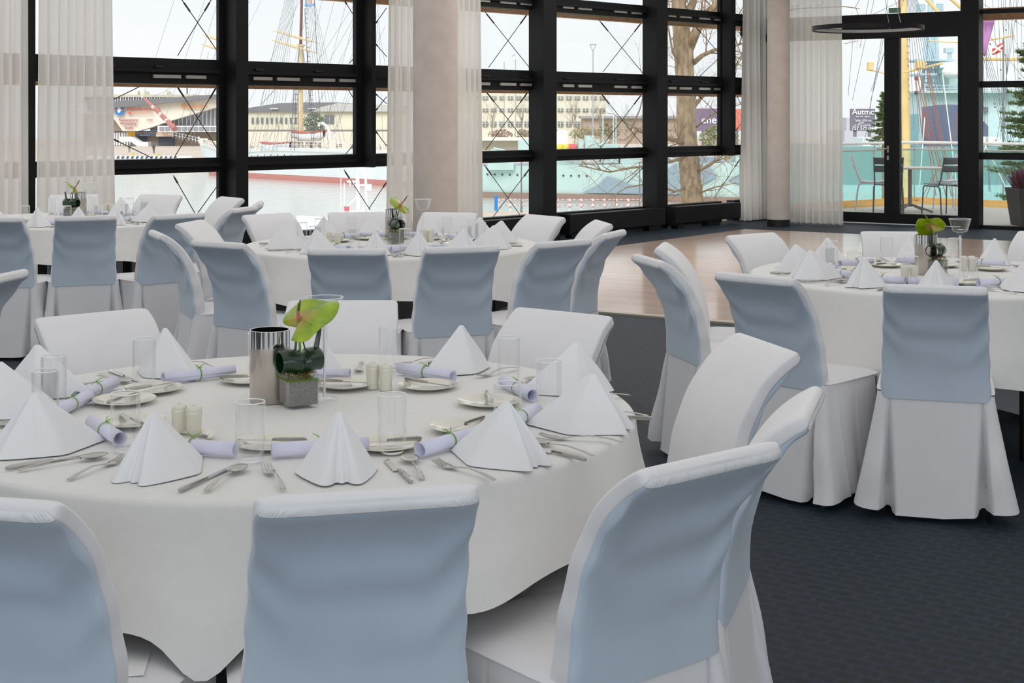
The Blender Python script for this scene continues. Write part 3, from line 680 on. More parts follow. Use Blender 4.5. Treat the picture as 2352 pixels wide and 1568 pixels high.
    s2=MB().tube([(.003,.010,.028),(.005,.018,.044),(.007,.026,.056)],[.004,.0035,.0015],10).build('spadix',mat('olive spadix tip',(92,96,30),.5),o); s2.matrix_local=Msp; s2['label']='olive tip'
    return o
def cooler():
    o=empty('wine_cooler'); r=.049; h=.176
    MB().lathe([(0,.0),(r-.003,0),(r,.004),(r,.135)],48).build('body',M_brush,o,angle=.9)
    MB().lathe([(r,.135),(r,h),(r-.0015,h+.001),(r-.003,h),(r-.003,.006),(0,.006)],48).build('rim_band',M_mir,o,angle=.9)
    return o
def goblet():
    o=empty('tall_glass_stand')
    MB().lathe([(.0005,0),(.033,0),(.034,.0015),(.02,.004),(.007,.009),(.0045,.02),(.005,.06),(.0075,.14),(.0095,.185),(.009,.192),(.029,.198),(.033,.203),(.0475,.252),(.046,.253),(.030,.206),(.0005,.203)],40).build('body',M_glass,o,angle=1)
    MB().lathe([(.046,.2525),(.0468,.2537),(.0478,.2525),(.0468,.2515)],40,close=True).build('rim',M_glint,o,angle=3)
    MB().lathe([(.003,.008),(.0025,.06),(.004,.18)],10).build('stem_glint',M_glint,o,angle=3)  # white core painted as the gleam inside the clear stem
    MB().lathe([(.0330,.0005),(.0338,.001),(.0330,.002)],40).build('foot_edge',M_glint,o,angle=3)
    return o
def shaker():
    o=empty('shaker'); MB().lathe([(0,0),(.0155,0),(.0165,.002),(.0160,.02),(.0175,.05),(.0178,.055),(.0165,.0565),(.0172,.058),(.0165,.062),(.010,.0675),(.006,.0675),(.005,.0665),(0,.0665)],28).build('body',M_plate,o,angle=1)
    for k in range(3): MB().ball((.003*cos(k*2.1),.003*sin(k*2.1),.0668),.0006,6,4).build('hole',M_dark,o)
    return o
PA,PC,PG,PS=arrangement(),cooler(),goblet(),shaker(); first={}
def centre(proto,key,p,rz,label,cat,group):
    loc=(p.x,p.y,TZ+.001)
    if key not in first: first[key]=1; proto.location=loc; proto.rotation_euler=(0,0,rz); o=proto
    else: o=dup(proto,loc,rz)
    tag(o,label,cat,group)
CP={1:dict(c=(620,922),f=(686,932,.55),g=(745,918),s=[((856,893),'left shaker of far pair'),((886,896),'right shaker of far pair'),((412,998),'left shaker of near pair'),((446,1003),'right shaker of near pair')]),
 2:dict(c=(905,552),f=(908,560,2.1),g=(971,565),s=[((978,554),'left shaker by the tall glass'),((990,555),'right shaker by the tall glass'),((756,560),'left shaker by the left tumbler'),((775,561),'right shaker by the left tumbler')]),
 3:dict(c=(2127,630),f=(2152,632,-2.2),g=(2205,636),s=[((2079,646),'left shaker before the cooler'),((2099,646),'right shaker before the cooler'),((2213,622),'left shaker by the tall glass'),((2232,622),'right shaker by the tall glass')]),
 4:dict(c=(182,500),f=(163,503,2.8),g=(206,505),s=[((243,489),'left shaker behind the napkins'),((254,489),'right shaker behind the napkins')])}
for tb,d in CP.items():
    tn=TN[tb]
    centre(PC,'c',P(*d['c'],TZ),0,'brushed steel wine cooler cylinder on the '+tn,'wine cooler','wine coolers')
    centre(PA,'a',P(d['f'][0],d['f'][1],TZ),d['f'][2],'green anthurium in a square glass vase on the '+tn,'flower arrangement','anthurium centrepieces')
    centre(PG,'g',P(*d['g'],TZ),0,'tall stemmed glass candle stand on the '+tn,'glass stand','tall glass stands')
    for (q,l) in d['s']: centre(PS,'s',P(*q,TZ),0,'ivory '+l+', '+tn,'shaker','salt and pepper shakers')
# white card lying on the lower left chair seat
c=P(292,1512,.475); cdm=MB().prism([Vector((-.09,-.06,0)),Vector((.05,-.07,0)),Vector((.07,.05,0)),Vector((-.08,.06,0))],(0,0,.001)).build('paper_card',mat('white paper',(240,240,240),.7)); cdm.location=(c.x-.02,c.y-.02,.4735); cdm.rotation_euler=(0,0,.3)
tag(cdm,'white paper card lying on the seat of the lower left chair','card')
#OUTSIDE
# ------------------------------------------------------------------ outside: harbour
ZW=-7.0; ZQ=-5.5
def qb(mb,x0,y0,x1,y1,Y,dep):
    a=Q(x0,y1,Y); b=Q(x1,y0,Y); return mb.box(((a.x+b.x)/2,Y+dep/2,(a.z+b.z)/2),(abs(b.x-a.x),dep,abs(b.z-a.z)))
def qp(mb,pts,Y,dep): return mb.prism([Q(x,y,Y) for x,y in pts],(0,dep,0))
def root(name,px,Y,z,label,cat,group=None):
    o=empty(name,((px-HX)*Y/F,Y,z)); tag(o,label,cat,group); return o
def part(mb,name,m,r,**k):
    l=r.location; mb.v=[(v[0]-l.x,v[1]-l.y,v[2]-l.z) for v in mb.v]; k.setdefault('smooth',False); return mb.build(name,m,r,**k)
def m_(name,c,r=.8,**k): return mat(name,c,r,**k)
m=bpy.data.materials.new('harbour water'); m.use_nodes=True; n=m.node_tree.nodes; L=m.node_tree.links; p=n['Principled BSDF']
p.inputs['Base Color'].default_value=lin((205,214,210)); p.inputs['Roughness'].default_value=.12; t=n.new('ShaderNodeTexCoord'); nz=n.new('ShaderNodeTexNoise'); nz.inputs['Scale'].default_value=.8; nz.inputs['Detail'].default_value=5
bb=n.new('ShaderNodeBump'); bb.inputs['Strength'].default_value=.35; bb.inputs['Distance'].default_value=.3; L.new(t.outputs['Object'],nz.inputs[0]); L.new(nz.outputs[0],bb.inputs['Height']); L.new(bb.outputs[0],p.inputs['Normal'])
tag(MB().prism([Vector(q) for q in ((-320,30,ZW),(320,30,ZW),(320,236,ZW),(-320,236,ZW))],(0,0,-.5)).build('harbour_water',m,smooth=False),'pale calm harbour water between the quays','water',kind='structure')
M_quay=m_('quay stone',(206,192,178),noise=(.3,.1,None)); M_grass=m_('verge grass',(170,172,120),noise=(2,.2,None))
tag(MB().box((0,340,-6.5),(900,212,2)).build('far_quay',M_quay,smooth=False),'tan stone quay along the far side of the harbour','quay',kind='structure')
tag(MB().prism([Vector(q) for q in ((-7,60,-5),(70,60,-5),(60,97,-5),(-3,97,-5))],(0,0,-3)).build('near_quay',M_quay,smooth=False),'light paved near quay with the striped barriers','quay',kind='structure')
tag(MB().prism([Vector(q) for q in ((-7,26,-5.05),(40,26,-5.05),(70,84,-4.98),(-7,84,-4.98))],(0,0,-2.5)).build('quay_lawn',M_grass,smooth=False),'dry grass verge below the middle windows','lawn',kind='structure')
# --- sign building
Y=340; r=root('terminal_building',380,Y,ZQ,'harbour terminal with slanted cream wall, red lettering and blue shield','building')
Mc=m_('cream render',(232,226,212)); Mr=m_('dark roofing',(126,126,128)); Mg=m_('grey glazing',(150,150,156),.3); Mw=m_('white paint',(238,240,242),.5); Mbn=m_('taupe cladding',(168,156,146))
g=MB(); qp(g,[(200,254),(252,248),(545,220),(545,233),(502,244),(392,277),(345,293),(316,301),(282,301),(252,260),(200,262)],Y-4,4); part(g,'slanted_wall',Mc,r)
g=MB(); qp(g,[(200,232),(252,234),(545,213),(545,221),(252,249),(200,255)],Y-6,14); part(g,'roof',Mr,r)
g=MB(); qb(g,190,217,443,223,Y+14,20); part(g,'upper_storey',m_('beige fascia',(214,208,186)),r)
g=MB(); qb(g,190,222,440,236,Y+14.5,18); part(g,'upper_glazing',Mg,r)
for k in range(30): part(qb(MB(),252+k*6,223,253.2+k*6,233,Y+14,.4),'mullion',Mw,r)
for a,b in ((304,316),(322,332),(370,383)): part(qb(MB(),a,209,b,217,Y+16,5),'roof_unit',Mc,r)
g=MB(); qb(g,428,194,431,216,Y+16,.4); qb(g,428,195,438,197,Y+16,.4); part(g,'antenna',Mr,r)
g=MB(); qp(g,[(345,300),(345,290),(545,230),(545,300)],Y,8); part(g,'window_band',Mg,r)
for k in range(16): x=400+k*9.3; yt=275-(x-400)*.30; part(qb(MB(),x,yt,x+1.3,290,Y-.5,.4),'mullion',Mw,r)
g=MB(); qb(g,362,289,545,303,Y-5,4); part(g,'balcony',Mw,r)
for k in range(14): part(qb(MB(),366+k*13,291,376+k*13,300,Y-5.3,.3),'balcony_opening',Mg,r)
g=MB(); qb(g,190,262,282,301,Y,6); qb(g,190,301,545,337,Y+1,6); part(g,'ground_floor',Mbn,r)
g=MB()
for k in range(8): qb(g,254+k*6,304,258+k*6,334,Y+.6,.4)
part(g,'ground_posts',Mw,r)
g=MB(); qb(g,364,314,400,334,Y+.6,.4); qb(g,318,312,336,325,Y+.6,.4); part(g,'shop_opening',m_('shop interior',(96,104,116)),r)
g=MB(); qp(g,[(275,314),(302,314),(322,326),(340,326),(340,337),(318,338),(300,325),(275,325)],Y-6,3); part(g,'stairs',Mw,r)
part(qb(MB(),293,302,311,312.6,Y-1.5,.5),'yellow_sign',m_('sign amber',(244,190,84)),r)
s=part(qb(MB(),311.7,301.5,356.5,312.6,Y-1.5,.5),'blue_sign',m_('sign blue',(92,116,158)),r)
part(qb(MB(),358,303,396,313.5,Y-1.5,.5),'orange_sign',m_('sign peach',(240,216,196)),r)
g=MB(); a=Q(265.5,238,Y-4.6); 
qp(g,[(265,239),(282.5,239),(282.5,262),(280,264),(267.5,264),(265,262)],Y-5,.5); part(g,'shield',m_('shield blue',(52,140,222),.4),r)
part(qb(MB(),265,250.5,282.5,253.5,Y-5.2,.2),'shield_band',m_('shield pink',(232,130,150)),r)
g=MB(); g.ball(Q(273.5,252.5,Y-5.2),.55,10,8,(.8,.2,1.3)); part(g,'shield_emblem',Mw,r)
Mred=m_('red lettering',(232,104,84)); Mdr=m_('dark red lettering',(176,96,92)); Mor=m_('orange lettering',(224,148,92)); Myl=m_('amber lettering',(220,190,140))
def tx(s,px,py,size,mm,Yt=Y-4.6,al='LEFT',rt=(1,0,0),bold=.0): return text('lettering',s,mm,Q(px,py,Yt),size,r,rt,align=al,ex=.05,bold=bold)
tx('ŻEGLUGA GDAŃSKA',291,253,.84,Mred,bold=.006)
g=MB(); qb(g,300,259.2,352,260.4,Y-4.8,.1); qp(g,[(291,260),(300,256.5),(300,263)],Y-4.8,.1); part(g,'arrow',Mred,r)
for s_,x_,y_ in (('Katamarany',295,278,),('Wodoloty',295,287),('Statki',296,296)): tx(s_,x_,y_,.95,Mdr,al='CENTER',bold=.006)
tx('KASA',337,277,.6,Mdr); tx('Captain Cook',424,246,.95,Mor,bold=.006,rt=(1,0,.02)); g=MB(); qb(g,424,246.5,470,248.5,Y-4.8,.15); qb(g,417,238,422,248,Y-4.8,.15); part(g,'logo_bar',Mor,r)
tx('. R E J S Y',424,239,.5,Myl); tx('BIURO REJSY BILETY',313,307,.55,Myl,Y-1.7); tx('rejsy po porcie',320,311,.42,Mw,Y-1.7)
# stripes, bollards, person on the far quay
g=MB(); 
for k in range(14):
    x=256+k*11; qp(g,[(x,364.4),(x+3,358.6),(x+6,358.6),(x+3,364.4)],233.4,.3)
o=root('quay_fender_strip',330,233.6,ZQ-.3,'white edge of the far quay with slanted black stripes','quay edge')
part(g,'stripes',m_('stripe black',(70,76,84)),o); part(qb(MB(),200,358,440,365.5,233.8,.3),'band',Mw,o)
for px,py,l in ((304,355,'left yellow mooring bollard on the far quay'),(363.5,357,'right yellow mooring bollard near the ship bow')):
    q=P(px,py+3,ZQ); o=MB().lathe([(0,0),(.25,0),(.2,.3),(.35,.42),(.35,.52),(0,.55)],12).build('mooring_bollard',m_('bollard yellow',(236,214,96))); o.location=q; tag(o,l,'bollard','yellow mooring bollards')
def person(px,py,col,label):
    q=P(px,py,ZQ); o=empty('person',q); tag(o,label,'person')
    g=MB()
    for s in (-1,1): g.tube([(s*.12,0,0),(s*.11,.02,.45),(s*.09,0,.9)],[.06,.07,.1],8); g.tube([(s*.2,0,1.45),(s*.27,.02,1.15),(s*.26,-.06,.88)],[.06,.05,.04],6)
    g.tube([(0,0,.85),(0,0,1.1),(0,0,1.4),(0,0,1.5)],[.17,.16,.2,.07],10); g.tube([(0,0,1.48),(0,0,1.56)],.06,8); g.ball((0,0,1.65),.11,10,8,(.9,1,1.15)); g.build('body',col,o)
person(353,352,m_('dark clothes',(70,74,84)),'person in dark clothes walking on the far quay'); person(297,350,m_('grey clothes',(120,124,126)),'person in grey with a backpack at the far quay edge')
# --- tall ship
B0=Vector((-50.5,209,0)); B1=Vector((-10.5,166,0)); ax=(B1-B0).normalized(); sd=Vector((-ax.y,ax.x,0))
if sd.y<0: sd=-sd
SL=(B1-B0).length; r=empty('sailing_ship',(B0+B1)/2+Vector((0,0,ZW))); tag(r,'white three-masted sailing ship with red waterline moored across the water','ship')
def beam(t): return 5.2*(1-(1-min(1,t*3.2))**2)**.8+.05
def zt(t): return -2.55+1.1*max(0,1-t*3)**2-.55*math.exp(-((t-.28)/.12)**2)
def hullf(z0,z1):
    def fn(u,v):
        t=u; z=z0(t)+(z1(t)-z0(t))*v; k=(z-ZW)/(zt(t)-ZW); b=beam(t)*(.72+.28*k); off=5.2-b
        bow=max(0,1-t*6)*(k*3.2-3.2)
        p=B0+ax*(t*SL-bow*1.0)+sd*off; return (p.x,p.y,z)
    return fn
part(MB().grid(hullf(lambda t:ZW+.75,zt),60,10),'hull',m_('ship white',(236,239,240),.5),r,smooth=True)
part(MB().grid(hullf(lambda t:ZW-.3,lambda t:ZW+.76),60,4),'boot_topping',m_('boot red',(205,140,132),.6),r,smooth=True)
g=MB(); vs=[]
for k in range(40):
    t=k/39; b=beam(t); p=B0+ax*(t*SL)+sd*(5.2-b); q=B0+ax*(t*SL)+sd*(5.2+b); g.v+= [(p.x,p.y,zt(t)-.5),(q.x,q.y,zt(t)-.5)]
    if k: i=2*k; g.f.append((i-2,i,i+1,i-1))
part(g,'deck',m_('deck teak',(206,190,160)),r)
g=MB()
for k in range(26):
    t=.3+k*.027; p=B0+ax*(t*SL)-sd*.02; g.lathe([(0,0),(.13,0)],8)
    g.v[-16:]=[(p.x+sd.x*-.03+ax.x*v[0],p.y+ax.y*v[0]-sd.y*.03,zt(t)-1.05+v[1]) for v in g.v[-16:]]
part(g,'portholes',m_('porthole dark',(70,76,84)),r)['kind']='stuff'
def shp(px,py,Y): return Q(px,py,Y)
Msp=m_('spar cream',(226,206,168),.6); Mbr=m_('mast brown',(126,88,80),.6)
g=MB().tube([Q(690,345,192),Q(690,200,192),Q(692,103,192)],[.42,.38,.34],10); part(g,'lower_mast',Msp,r,smooth=True)
part(MB().tube([Q(690.5,110,192),Q(693,0,192),Q(694,-260,192)],[.21,.18,.1],8),'topmast',Mbr,r,smooth=True)
part(MB().box(Q(691,104,191.6),(1.0,1.0,.25)),'mast_top',Msp,r)
for (x0,y0,x1,y1) in ((627,70,732,99),(621,91,732,123),(655,199,722,203),(466,80,520,96),(462,101,520,118)):
    a,b=Q(x0,y0,196),Q(x1,y1,187); mid=(a+b)/2; part(MB().tube([a,a.lerp(b,.2),mid,a.lerp(b,.8),b],[.06,.16,.22,.14,.05],8),'yard',Msp,r,smooth=True)
part(MB().tube([Q(327,222,216),Q(355,248,214),Q(402,296,208)],[.12,.3,.42],10),'bowsprit',m_('bowsprit red',(186,122,114)),r,smooth=True)
for f in (.0,.32,.55,.75): a=Q(327,222,216).lerp(Q(402,296,208),f); b=Q(327,222,216).lerp(Q(402,296,208),f+.04); part(MB().tube([a,a.lerp(b,.5)],.16+.28*f,10),'bowsprit_band',Mw,r,smooth=True)
def boat(px0,px1,pyt,pyb,Y,rr,label_m):
    a,b=Q(px0,pyt,Y+1.5),Q(px1,pyt,Y-1.5); Ln=(b-a).length; e=(b-a).normalized(); ws=Vector((-e.y,e.x,0)).normalized(); h=(pyb-pyt)*Y/F
    def fn(u,v):
        t=u; an=PI*v; w=1.0*math.sin(PI*min(.97,max(.03,t)))**.5; sh=.25*(2*t-1)**2
        p=a+e*(t*Ln)+ws*(w*cos(an)); return (p.x,p.y,a.z+sh-h*sin(an)**.6*(.55+.45*math.sin(PI*min(.97,max(.03,t)))**.4))
    part(MB().grid(fn,24,16),'lifeboat_hull',Mw,rr,smooth=True)
    def rim(u,v): t=u; w=1.03*math.sin(PI*min(.97,max(.03,t)))**.5; p=a+e*(t*Ln)+ws*(w*(1-2*v)); return (p.x,p.y,a.z+.02+.25*(2*t-1)**2+.02*v)
    part(MB().grid(rim,24,3),'lifeboat_cover',m_('orange canvas',(222,112,72)),rr,smooth=True)
    g=MB()
    for s in (-1,1): g.tube([Vector(a+e*(t*Ln)+ws*(s*1.02*math.sin(PI*min(.97,max(.03,t)))**.5))+Vector((0,0,.25*(2*t-1)**2)) for t in [k/14 for k in range(15)]],.1,6)
    part(g,'lifeboat_gunwale',m_('gunwale red',(196,112,100)),rr,smooth=True)
boat(672,745,305,325,188,r,''); boat(601,667,330,349,190,r,'')
for x in (760,): part(MB().tube([Q(732,290,186),Q(734,284,186),Q(742,283,186),Q(752,292,186),Q(758,306,186),Q(759,342,186)],.2,8),'davit',Mw,r,smooth=True)
part(MB().tube([Q(778,305,185),Q(770,310,185),Q(767,322,185),Q(767,342,185)],.16,8),'davit',Mw,r,smooth=True)
rnd=random.Random(5); g=MB()
for k in range(70):
    t=rnd.uniform(.12,.98); p=B0+ax*(t*SL)+sd*rnd.uniform(1,8); hgt=rnd.uniform(.3,1.6); g.box((p.x,p.y,zt(t)+hgt/2-.5),(rnd.uniform(.2,1.6),rnd.uniform(.2,1.0),hgt))
part(g,'deck_fittings',m_('deck fittings',(224,218,204)),r)['kind']='stuff'
g=MB()
for k in range(50):
    t=rnd.uniform(.05,.98); p=B0+ax*(t*SL)+sd*rnd.uniform(.4,8); g.box((p.x,p.y,zt(t)+.2),(rnd.uniform(.1,.5),.3,rnd.uniform(.3,.9)))
part(g,'deck_details',m_('deck details',(168,150,140)),r)['kind']='stuff'
g=MB()
for k in range(60):
    t=.02+k/62*.96; p=B0+ax*(t*SL)+sd*.1; g.tube([(p.x,p.y,zt(t)),(p.x,p.y,zt(t)+.8)],.03,4)
for hh in (.4,.8): g.tube([B0+ax*(k/30*SL)+Vector((0,0,zt(k/30)+hh)) for k in range(31)],.025,4)
part(g,'deck_railing',Mw,r)['kind']='stuff'
def lines(segs,Y,rad,jit=2): 
    g=MB()
    for (x0,y0,x1,y1) in segs: g.tube([Q(x0,y0,Y),Q(x1,y1,Y+jit)],rad,4,cap=False)
    return g
seg=[]
for k in range(9): seg.append((688,-120,572+k*9,345)); seg.append((696,-120,716+k*10,345))
for k in range(4): seg+= [(688,103,655+k*8,345),(694,103,708+k*9,345)]
for k in range(8): seg+= [(700+30*k,-200,575+26*k,348),(870,-60+18*k,640+40*k,345)]
seg+=[(820,0,600,345),(885,60,745,345),(620,-40,571,60),(690,0,560,260),(400,0,330,215),(520,-60,405,310),(560,-40,415,318),(600,-60,430,326),(395,190,360,240),(470,0,380,270),(480,120,418,320),(500,110,440,330),(503,230,408,318),(503,150,340,228)]
part(lines(seg,186,.022),'rigging',m_('rigging line',(150,148,150)),r)['kind']='stuff'
seg=[(676,190,668,345),(680,190,676,345),(684,190,686,345),(706,120,722,345),(700,20,716,345),(722,0,738,345),(640,196,600,240)]
for k in range(30): y=20+k*11; x=700+(y-20)*.05; seg.append((x,y,x+4+(y)*.025,y+.5))
for k in range(14): y=195+k*11; seg.append((676-(y-190)*.05,y,684,y))
part(lines(seg,185,.035,0),'shroud_ladder',m_('shroud dark',(104,104,112)),r)['kind']='stuff'
fl=MB().grid(lambda u,v:tuple(Q(700+23*u,-14+28*v+1.5*sin(5*u),186.5+.3*sin(6*u))),10,6); part(fl,'flag',m_('flag white',(226,230,236)),r,smooth=True,solid=.02)
part(MB().grid(lambda u,v:tuple(Q(700+23*u,9+5*v+1.5*sin(5*u),186.3+.3*sin(6*u))),10,3),'flag_band',m_('flag blue',(130,172,220)),r,smooth=True,solid=.02)
part(MB().ball(Q(714,2,186.2),.32,8,6,(.6,.2,1)),'flag_emblem',m_('emblem coral',(232,150,128)),r)
# --- long cream building
Y=385; r=root('long_building',730,Y,ZQ,'long cream building with curved dark roof behind the tall ship','building')
part(qb(MB(),545,256,930,302,Y,14),'wall',m_('pale yellow render',(228,226,204)),r)
g=MB(); qp(g,[(545,256),(545,252),(600,243),(640,237),(700,235),(775,235),(815,238),(930,243),(930,256)],Y-1,16); part(g,'roof',m_('slate roof',(128,130,134)),r)
g=MB(); qp(g,[(715,256),(735,246),(775,237),(930,243),(930,256)],Y-1.4,.5); part(g,'pale_roof_side',m_('pale roof',(196,196,192)),r)
part(qb(MB(),545,298,930,301,Y-.6,.5),'plinth',m_('plinth grey',(140,134,130)),r)
for k in range(11): part(qb(MB(),578+k*11,270,582+k*11,284,Y-.4,.3),'window_opening',m_('far window',(120,124,128),.3),r)
for x,y in ((745,264),(757,264),(745,275),(757,275)): part(qb(MB(),x,y,x+10,y+9,Y-.4,.3),'window_opening',MATS['far window'],r)
for x in (629,717): part(qb(MB(),x-9,248,x+9,250.5,Y-1.8,.3),'rooflight',Mw,r)
part(qb(MB(),545,303,930,345,250,6),'harbour_shed',m_('shed cream',(226,218,202)),r)
# --- cream block behind warship
Y=300; r=root('office_block',1240,Y,ZQ,'cream office block with three rows of windows beyond the warship','building')
part(qb(MB(),1030,206,1392,340,Y,14),'wall',m_('office render',(226,222,202)),r)
part(qb(MB(),1028,204,1394,207,Y-.6,15),'parapet',Mw,r)
for row,(y0,y1) in enumerate(((221,229),(249,257),(279,291))):
    for k in range(17):
        x=1070+k*19.2
        part(qb(MB(),x,y0,x+12.5,y1,Y-.3,.25),'window_opening',m_('office window',(138,142,136),.3),r)
g=MB(); 
for k in range(17):
    for y0,y1 in ((221,229),(249,257),(279,291)): x=1070+k*19.2; qb(g,x+5.8,y0,x+6.8,y1,Y-.5,.2); qb(g,x,y0+4,x+12.5,y0+4.8,Y-.5,.2)
part(g,'glazing_bars',Mw,r)['kind']='stuff'
r=root('low_building',1420,280,ZQ,'low brown-grey building with flat roof behind the bare trees','building')
part(qb(MB(),1340,271,1560,330,280,10),'wall',m_('taupe wall',(176,160,144)),r); part(qb(MB(),1335,266,1565,272,279,12),'roof',m_('roof grey',(160,160,158)),r)
r=root('quay_pavilion',1160,200,ZQ,'low cream flat-roofed pavilion beyond the warship deck','building')
part(qb(MB(),1040,317,1235,323,198,8),'roof',m_('roof cream',(232,226,212)),r); part(qb(MB(),1040,323,1225,345,200,5),'wall',m_('pavilion wall',(198,184,164)),r)
# --- signs
def sign(px0,py0,px1,py1,Y,col,label,words,wm):
    r=root('advertising_sign',(px0+px1)/2,Y,ZQ,label,'sign'); part(qb(MB(),px0,py0,px1,py1,Y,.4),'board',col,r)
    g=MB()
    for x in (px0+(px1-px0)*.2,px0+(px1-px0)*.8): q=Q(x,py1,Y); g.box((q.x,Y+.3,(q.z+ZQ)/2),(.3,.3,q.z-ZQ))
    part(g,'posts',Mr,r)
    for (s_,x,y,sz,b) in words: text('lettering',s_,wm,Q(x,y,Y-.1),sz,r,ex=.04,bold=b)
    return r
sign(1598,249,1684,301,200,m_('sign purple',(132,112,134)),'purple advertising board reading ner beside the big tree',[('ener',1611,283,1.45,.015)],Mw)
sign(1686,250,1725,300,205,m_('sign coral',(228,130,112)),'coral red advertising board right of the purple one',[],Mw)
rb=sign(1954,250,2010,300,150,m_('sign aubergine',(128,118,132)),'dark billboard with white lettering and phone number beyond the doors',[('Autmot',1957,263,.85,.008),('serwis opon',1966,269,.3,0),('Tylko 200 metrow',1962,279,.32,.0),('stad',1972,284,.32,.0),('w Warszawska 71',1962,289,.3,.0),('727 575 044',1956,298,.5,.006),('REKLAMA',1965,248,.36,.0)],Mw)
r=root('grey_house',1990,160,ZQ,'pale grey house below the dark billboard','building'); part(qb(MB(),1940,300,2050,345,160,8),'wall',m_('pale grey wall',(196,194,200)),r); part(qb(MB(),1944,270,1952,300,160,2),'chimney',MATS['pale grey wall'],r)
# --- warship
Mt=m_('turquoise hull paint',(190,212,206),.5,noise=(.3,.05,None)); Mt2=m_('slate camouflage',(148,164,174),.5); Mt3=m_('dark teal hull',(124,160,164),.5); Mbt=m_('brown boot topping',(160,132,120),.6)
W0=Vector((-6.5,150,0)); W1=Vector((26,137,0)); r=empty('warship',(W0+W1)/2+Vector((0,0,ZW))); tag(r,'turquoise museum warship with grey camouflage moored beyond the middle windows','ship')
ax2=(W1-W0).normalized(); sd2=Vector((-ax2.y,ax2.x,0)); LL=(W1-W0).length
def wh(zz0,zz1,g0=0):
    def fn(u,v): z=zz0+(zz1(u)-zz0)*v; p=W0+ax2*(u*LL)-sd2*(g0+.25*v); return (p.x,p.y,z)
    return fn
ztop=lambda u:-3.8+.9*u
part(MB().grid(wh(ZW+.6,ztop),40,6),'hull',Mt,r,smooth=True); part(MB().grid(wh(ZW-.3,lambda u:ZW+.62,.02),40,3),'boot_topping',Mbt,r,smooth=True)
g=MB(); p0,p1=W0,W1; g.prism([Vector((W0.x,W0.y,-3.85)),Vector((W1.x,W1.y,-3.0)),Vector((W1.x+5,W1.y+12,-3.0)),Vector((W0.x+5,W0.y+12,-3.85))],(0,0,-.1)); part(g,'deck',Mt2,r)
def camo(pts): 
    g=MB(); vs=[]
    poly=[]
    for (u,k) in pts: p=W0+ax2*(u*LL)-sd2*(.27+.0); z=ZW+.6+(ztop(u)-ZW-.6)*k; poly.append(Vector((p.x,p.y,z))-sd2*.25*k)
    g.prism(poly,tuple(-sd2*.03)); part(g,'camouflage_patch',Mt2,r)
camo([(.42,.05),(.47,.3),(.5,.62),(.53,.5),(.58,.3),(.64,.32),(.67,.8),(.7,.98),(.8,.9),(.82,.6),(.74,.15),(.7,.05)])
camo([(.85,.5),(.9,.75),(1.0,.78),(1.0,.3),(.9,.35)])
g=MB()
for k in range(15):
    u=.1+k*.024; p=W0+ax2*(u*LL)-sd2*.28; g.ball((p.x,p.y,-4.55),.11,8,5,(1,.3,1))
part(g,'portholes',m_('porthole dark',(70,76,84)),r)['kind']='stuff'
for jj,(x0,y0,x1,y1,c) in enumerate(((1330,320,1378,350,Mt),(1380,332,1420,355,Mt),(1345,312,1365,322,Mt),(1190,322,1222,350,Mt),(1425,338,1470,365,Mt),(1290,340,1330,362,Mt),(1540,350,1566,372,Mt),(1610,362,1660,382,Mt2),(1120,352,1180,372,Mt),(1690,345,1720,372,Mt),(1240,352,1290,372,Mt))):
    part(qb(MB(),x0,y0,x1,y1+18,146+jj*.07,3),'deckhouse',c,r)
for (x0,y0,x1,y1) in ((1133,340,1160,346),(1128,344,1156,350),(1400,322,1378,333),(1376,326,1350,334)): part(MB().tube([Q(x0,y0,145),Q(x1,y1,145)],.11,8),'gun_barrel',Mt,r,smooth=True)
part(qb(MB(),1279,302,1303,350,147,3),'white_tent',Mw,r); part(MB().ball(Q(1290,303,147.5),.6,10,6,(1,1,.35)),'tent_top',Mw,r)
for x,c in ((1286,'life raft yellow'),(1300,'life raft yellow'),(1311,'life raft red'),(1318,'life raft red')): part(MB().ball(Q(x,338,144.5),.38,8,6),'life_raft',m_(c,(226,212,90) if 'y' in c[-6:] else (224,110,110)),r)
for (x,y0,y1) in ((1409,266,360),(1415,262,360),(1385,265,345)): part(MB().tube([Q(x,y1,148),Q(x,y0,148)],.07,6),'signal_pole',Mt,r)
# warship superstructure seen beyond the terrace
Y=95; r=root('warship_superstructure',2240,Y,ZW,'turquoise warship bridge with navy canvas beyond the terrace','ship')
Mts=m_('turquoise bridge paint',(206,230,228),.5)
part(qb(MB(),1900,338,2480,425,Y-8,12),'hull_upper',Mt3,r); part(qb(MB(),1900,425,2480,580,Y-8.3,12),'hull_lower',m_('pale blue hull',(168,206,212),.5),r)
part(qb(MB(),2125,212,2480,330,Y,10),'bridge',Mts,r); part(qb(MB(),2120,208,2480,213,Y-1,11),'bridge_roof',Mt,r)
part(qb(MB(),2180,165,2230,212,Y+1,5),'upper_cabin',Mts,r); part(qb(MB(),2168,155,2200,168,Y+.5,4),'cabin_cap',Mts,r)
part(MB().ball(Q(2192,165,Y-.5),.75,12,8,(1.1,.8,.6)),'white_canvas',Mw,r)
g=MB(); qp(g,[(2085,275),(2095,262),(2110,262),(2110,335),(2085,335)],Y-6,2); part(g,'side_cabin',Mt3,r)
def tarp(u,v):
    x=2118+152*u; top=246-6*sin(PI*min(1,u*1.25))+max(0,u-.62)**1.5*190; return tuple(Q(x,top+(338-top)*v,Y-3-1.2*sin(PI*u)-.8*v+.12*sin(9*u)))
part(MB().grid(tarp,40,14),'navy_canvas',m_('navy canvas',(100,108,130),.9),r,smooth=True)
part(qb(MB(),2249,222,2260,234,Y-.6,.5),'green_light',m_('starboard green',(60,160,120),.4),r); part(qb(MB(),2262,246,2270,259,Y-.3,.25),'dark_window',m_('far window',(120,124,128),.3),r)
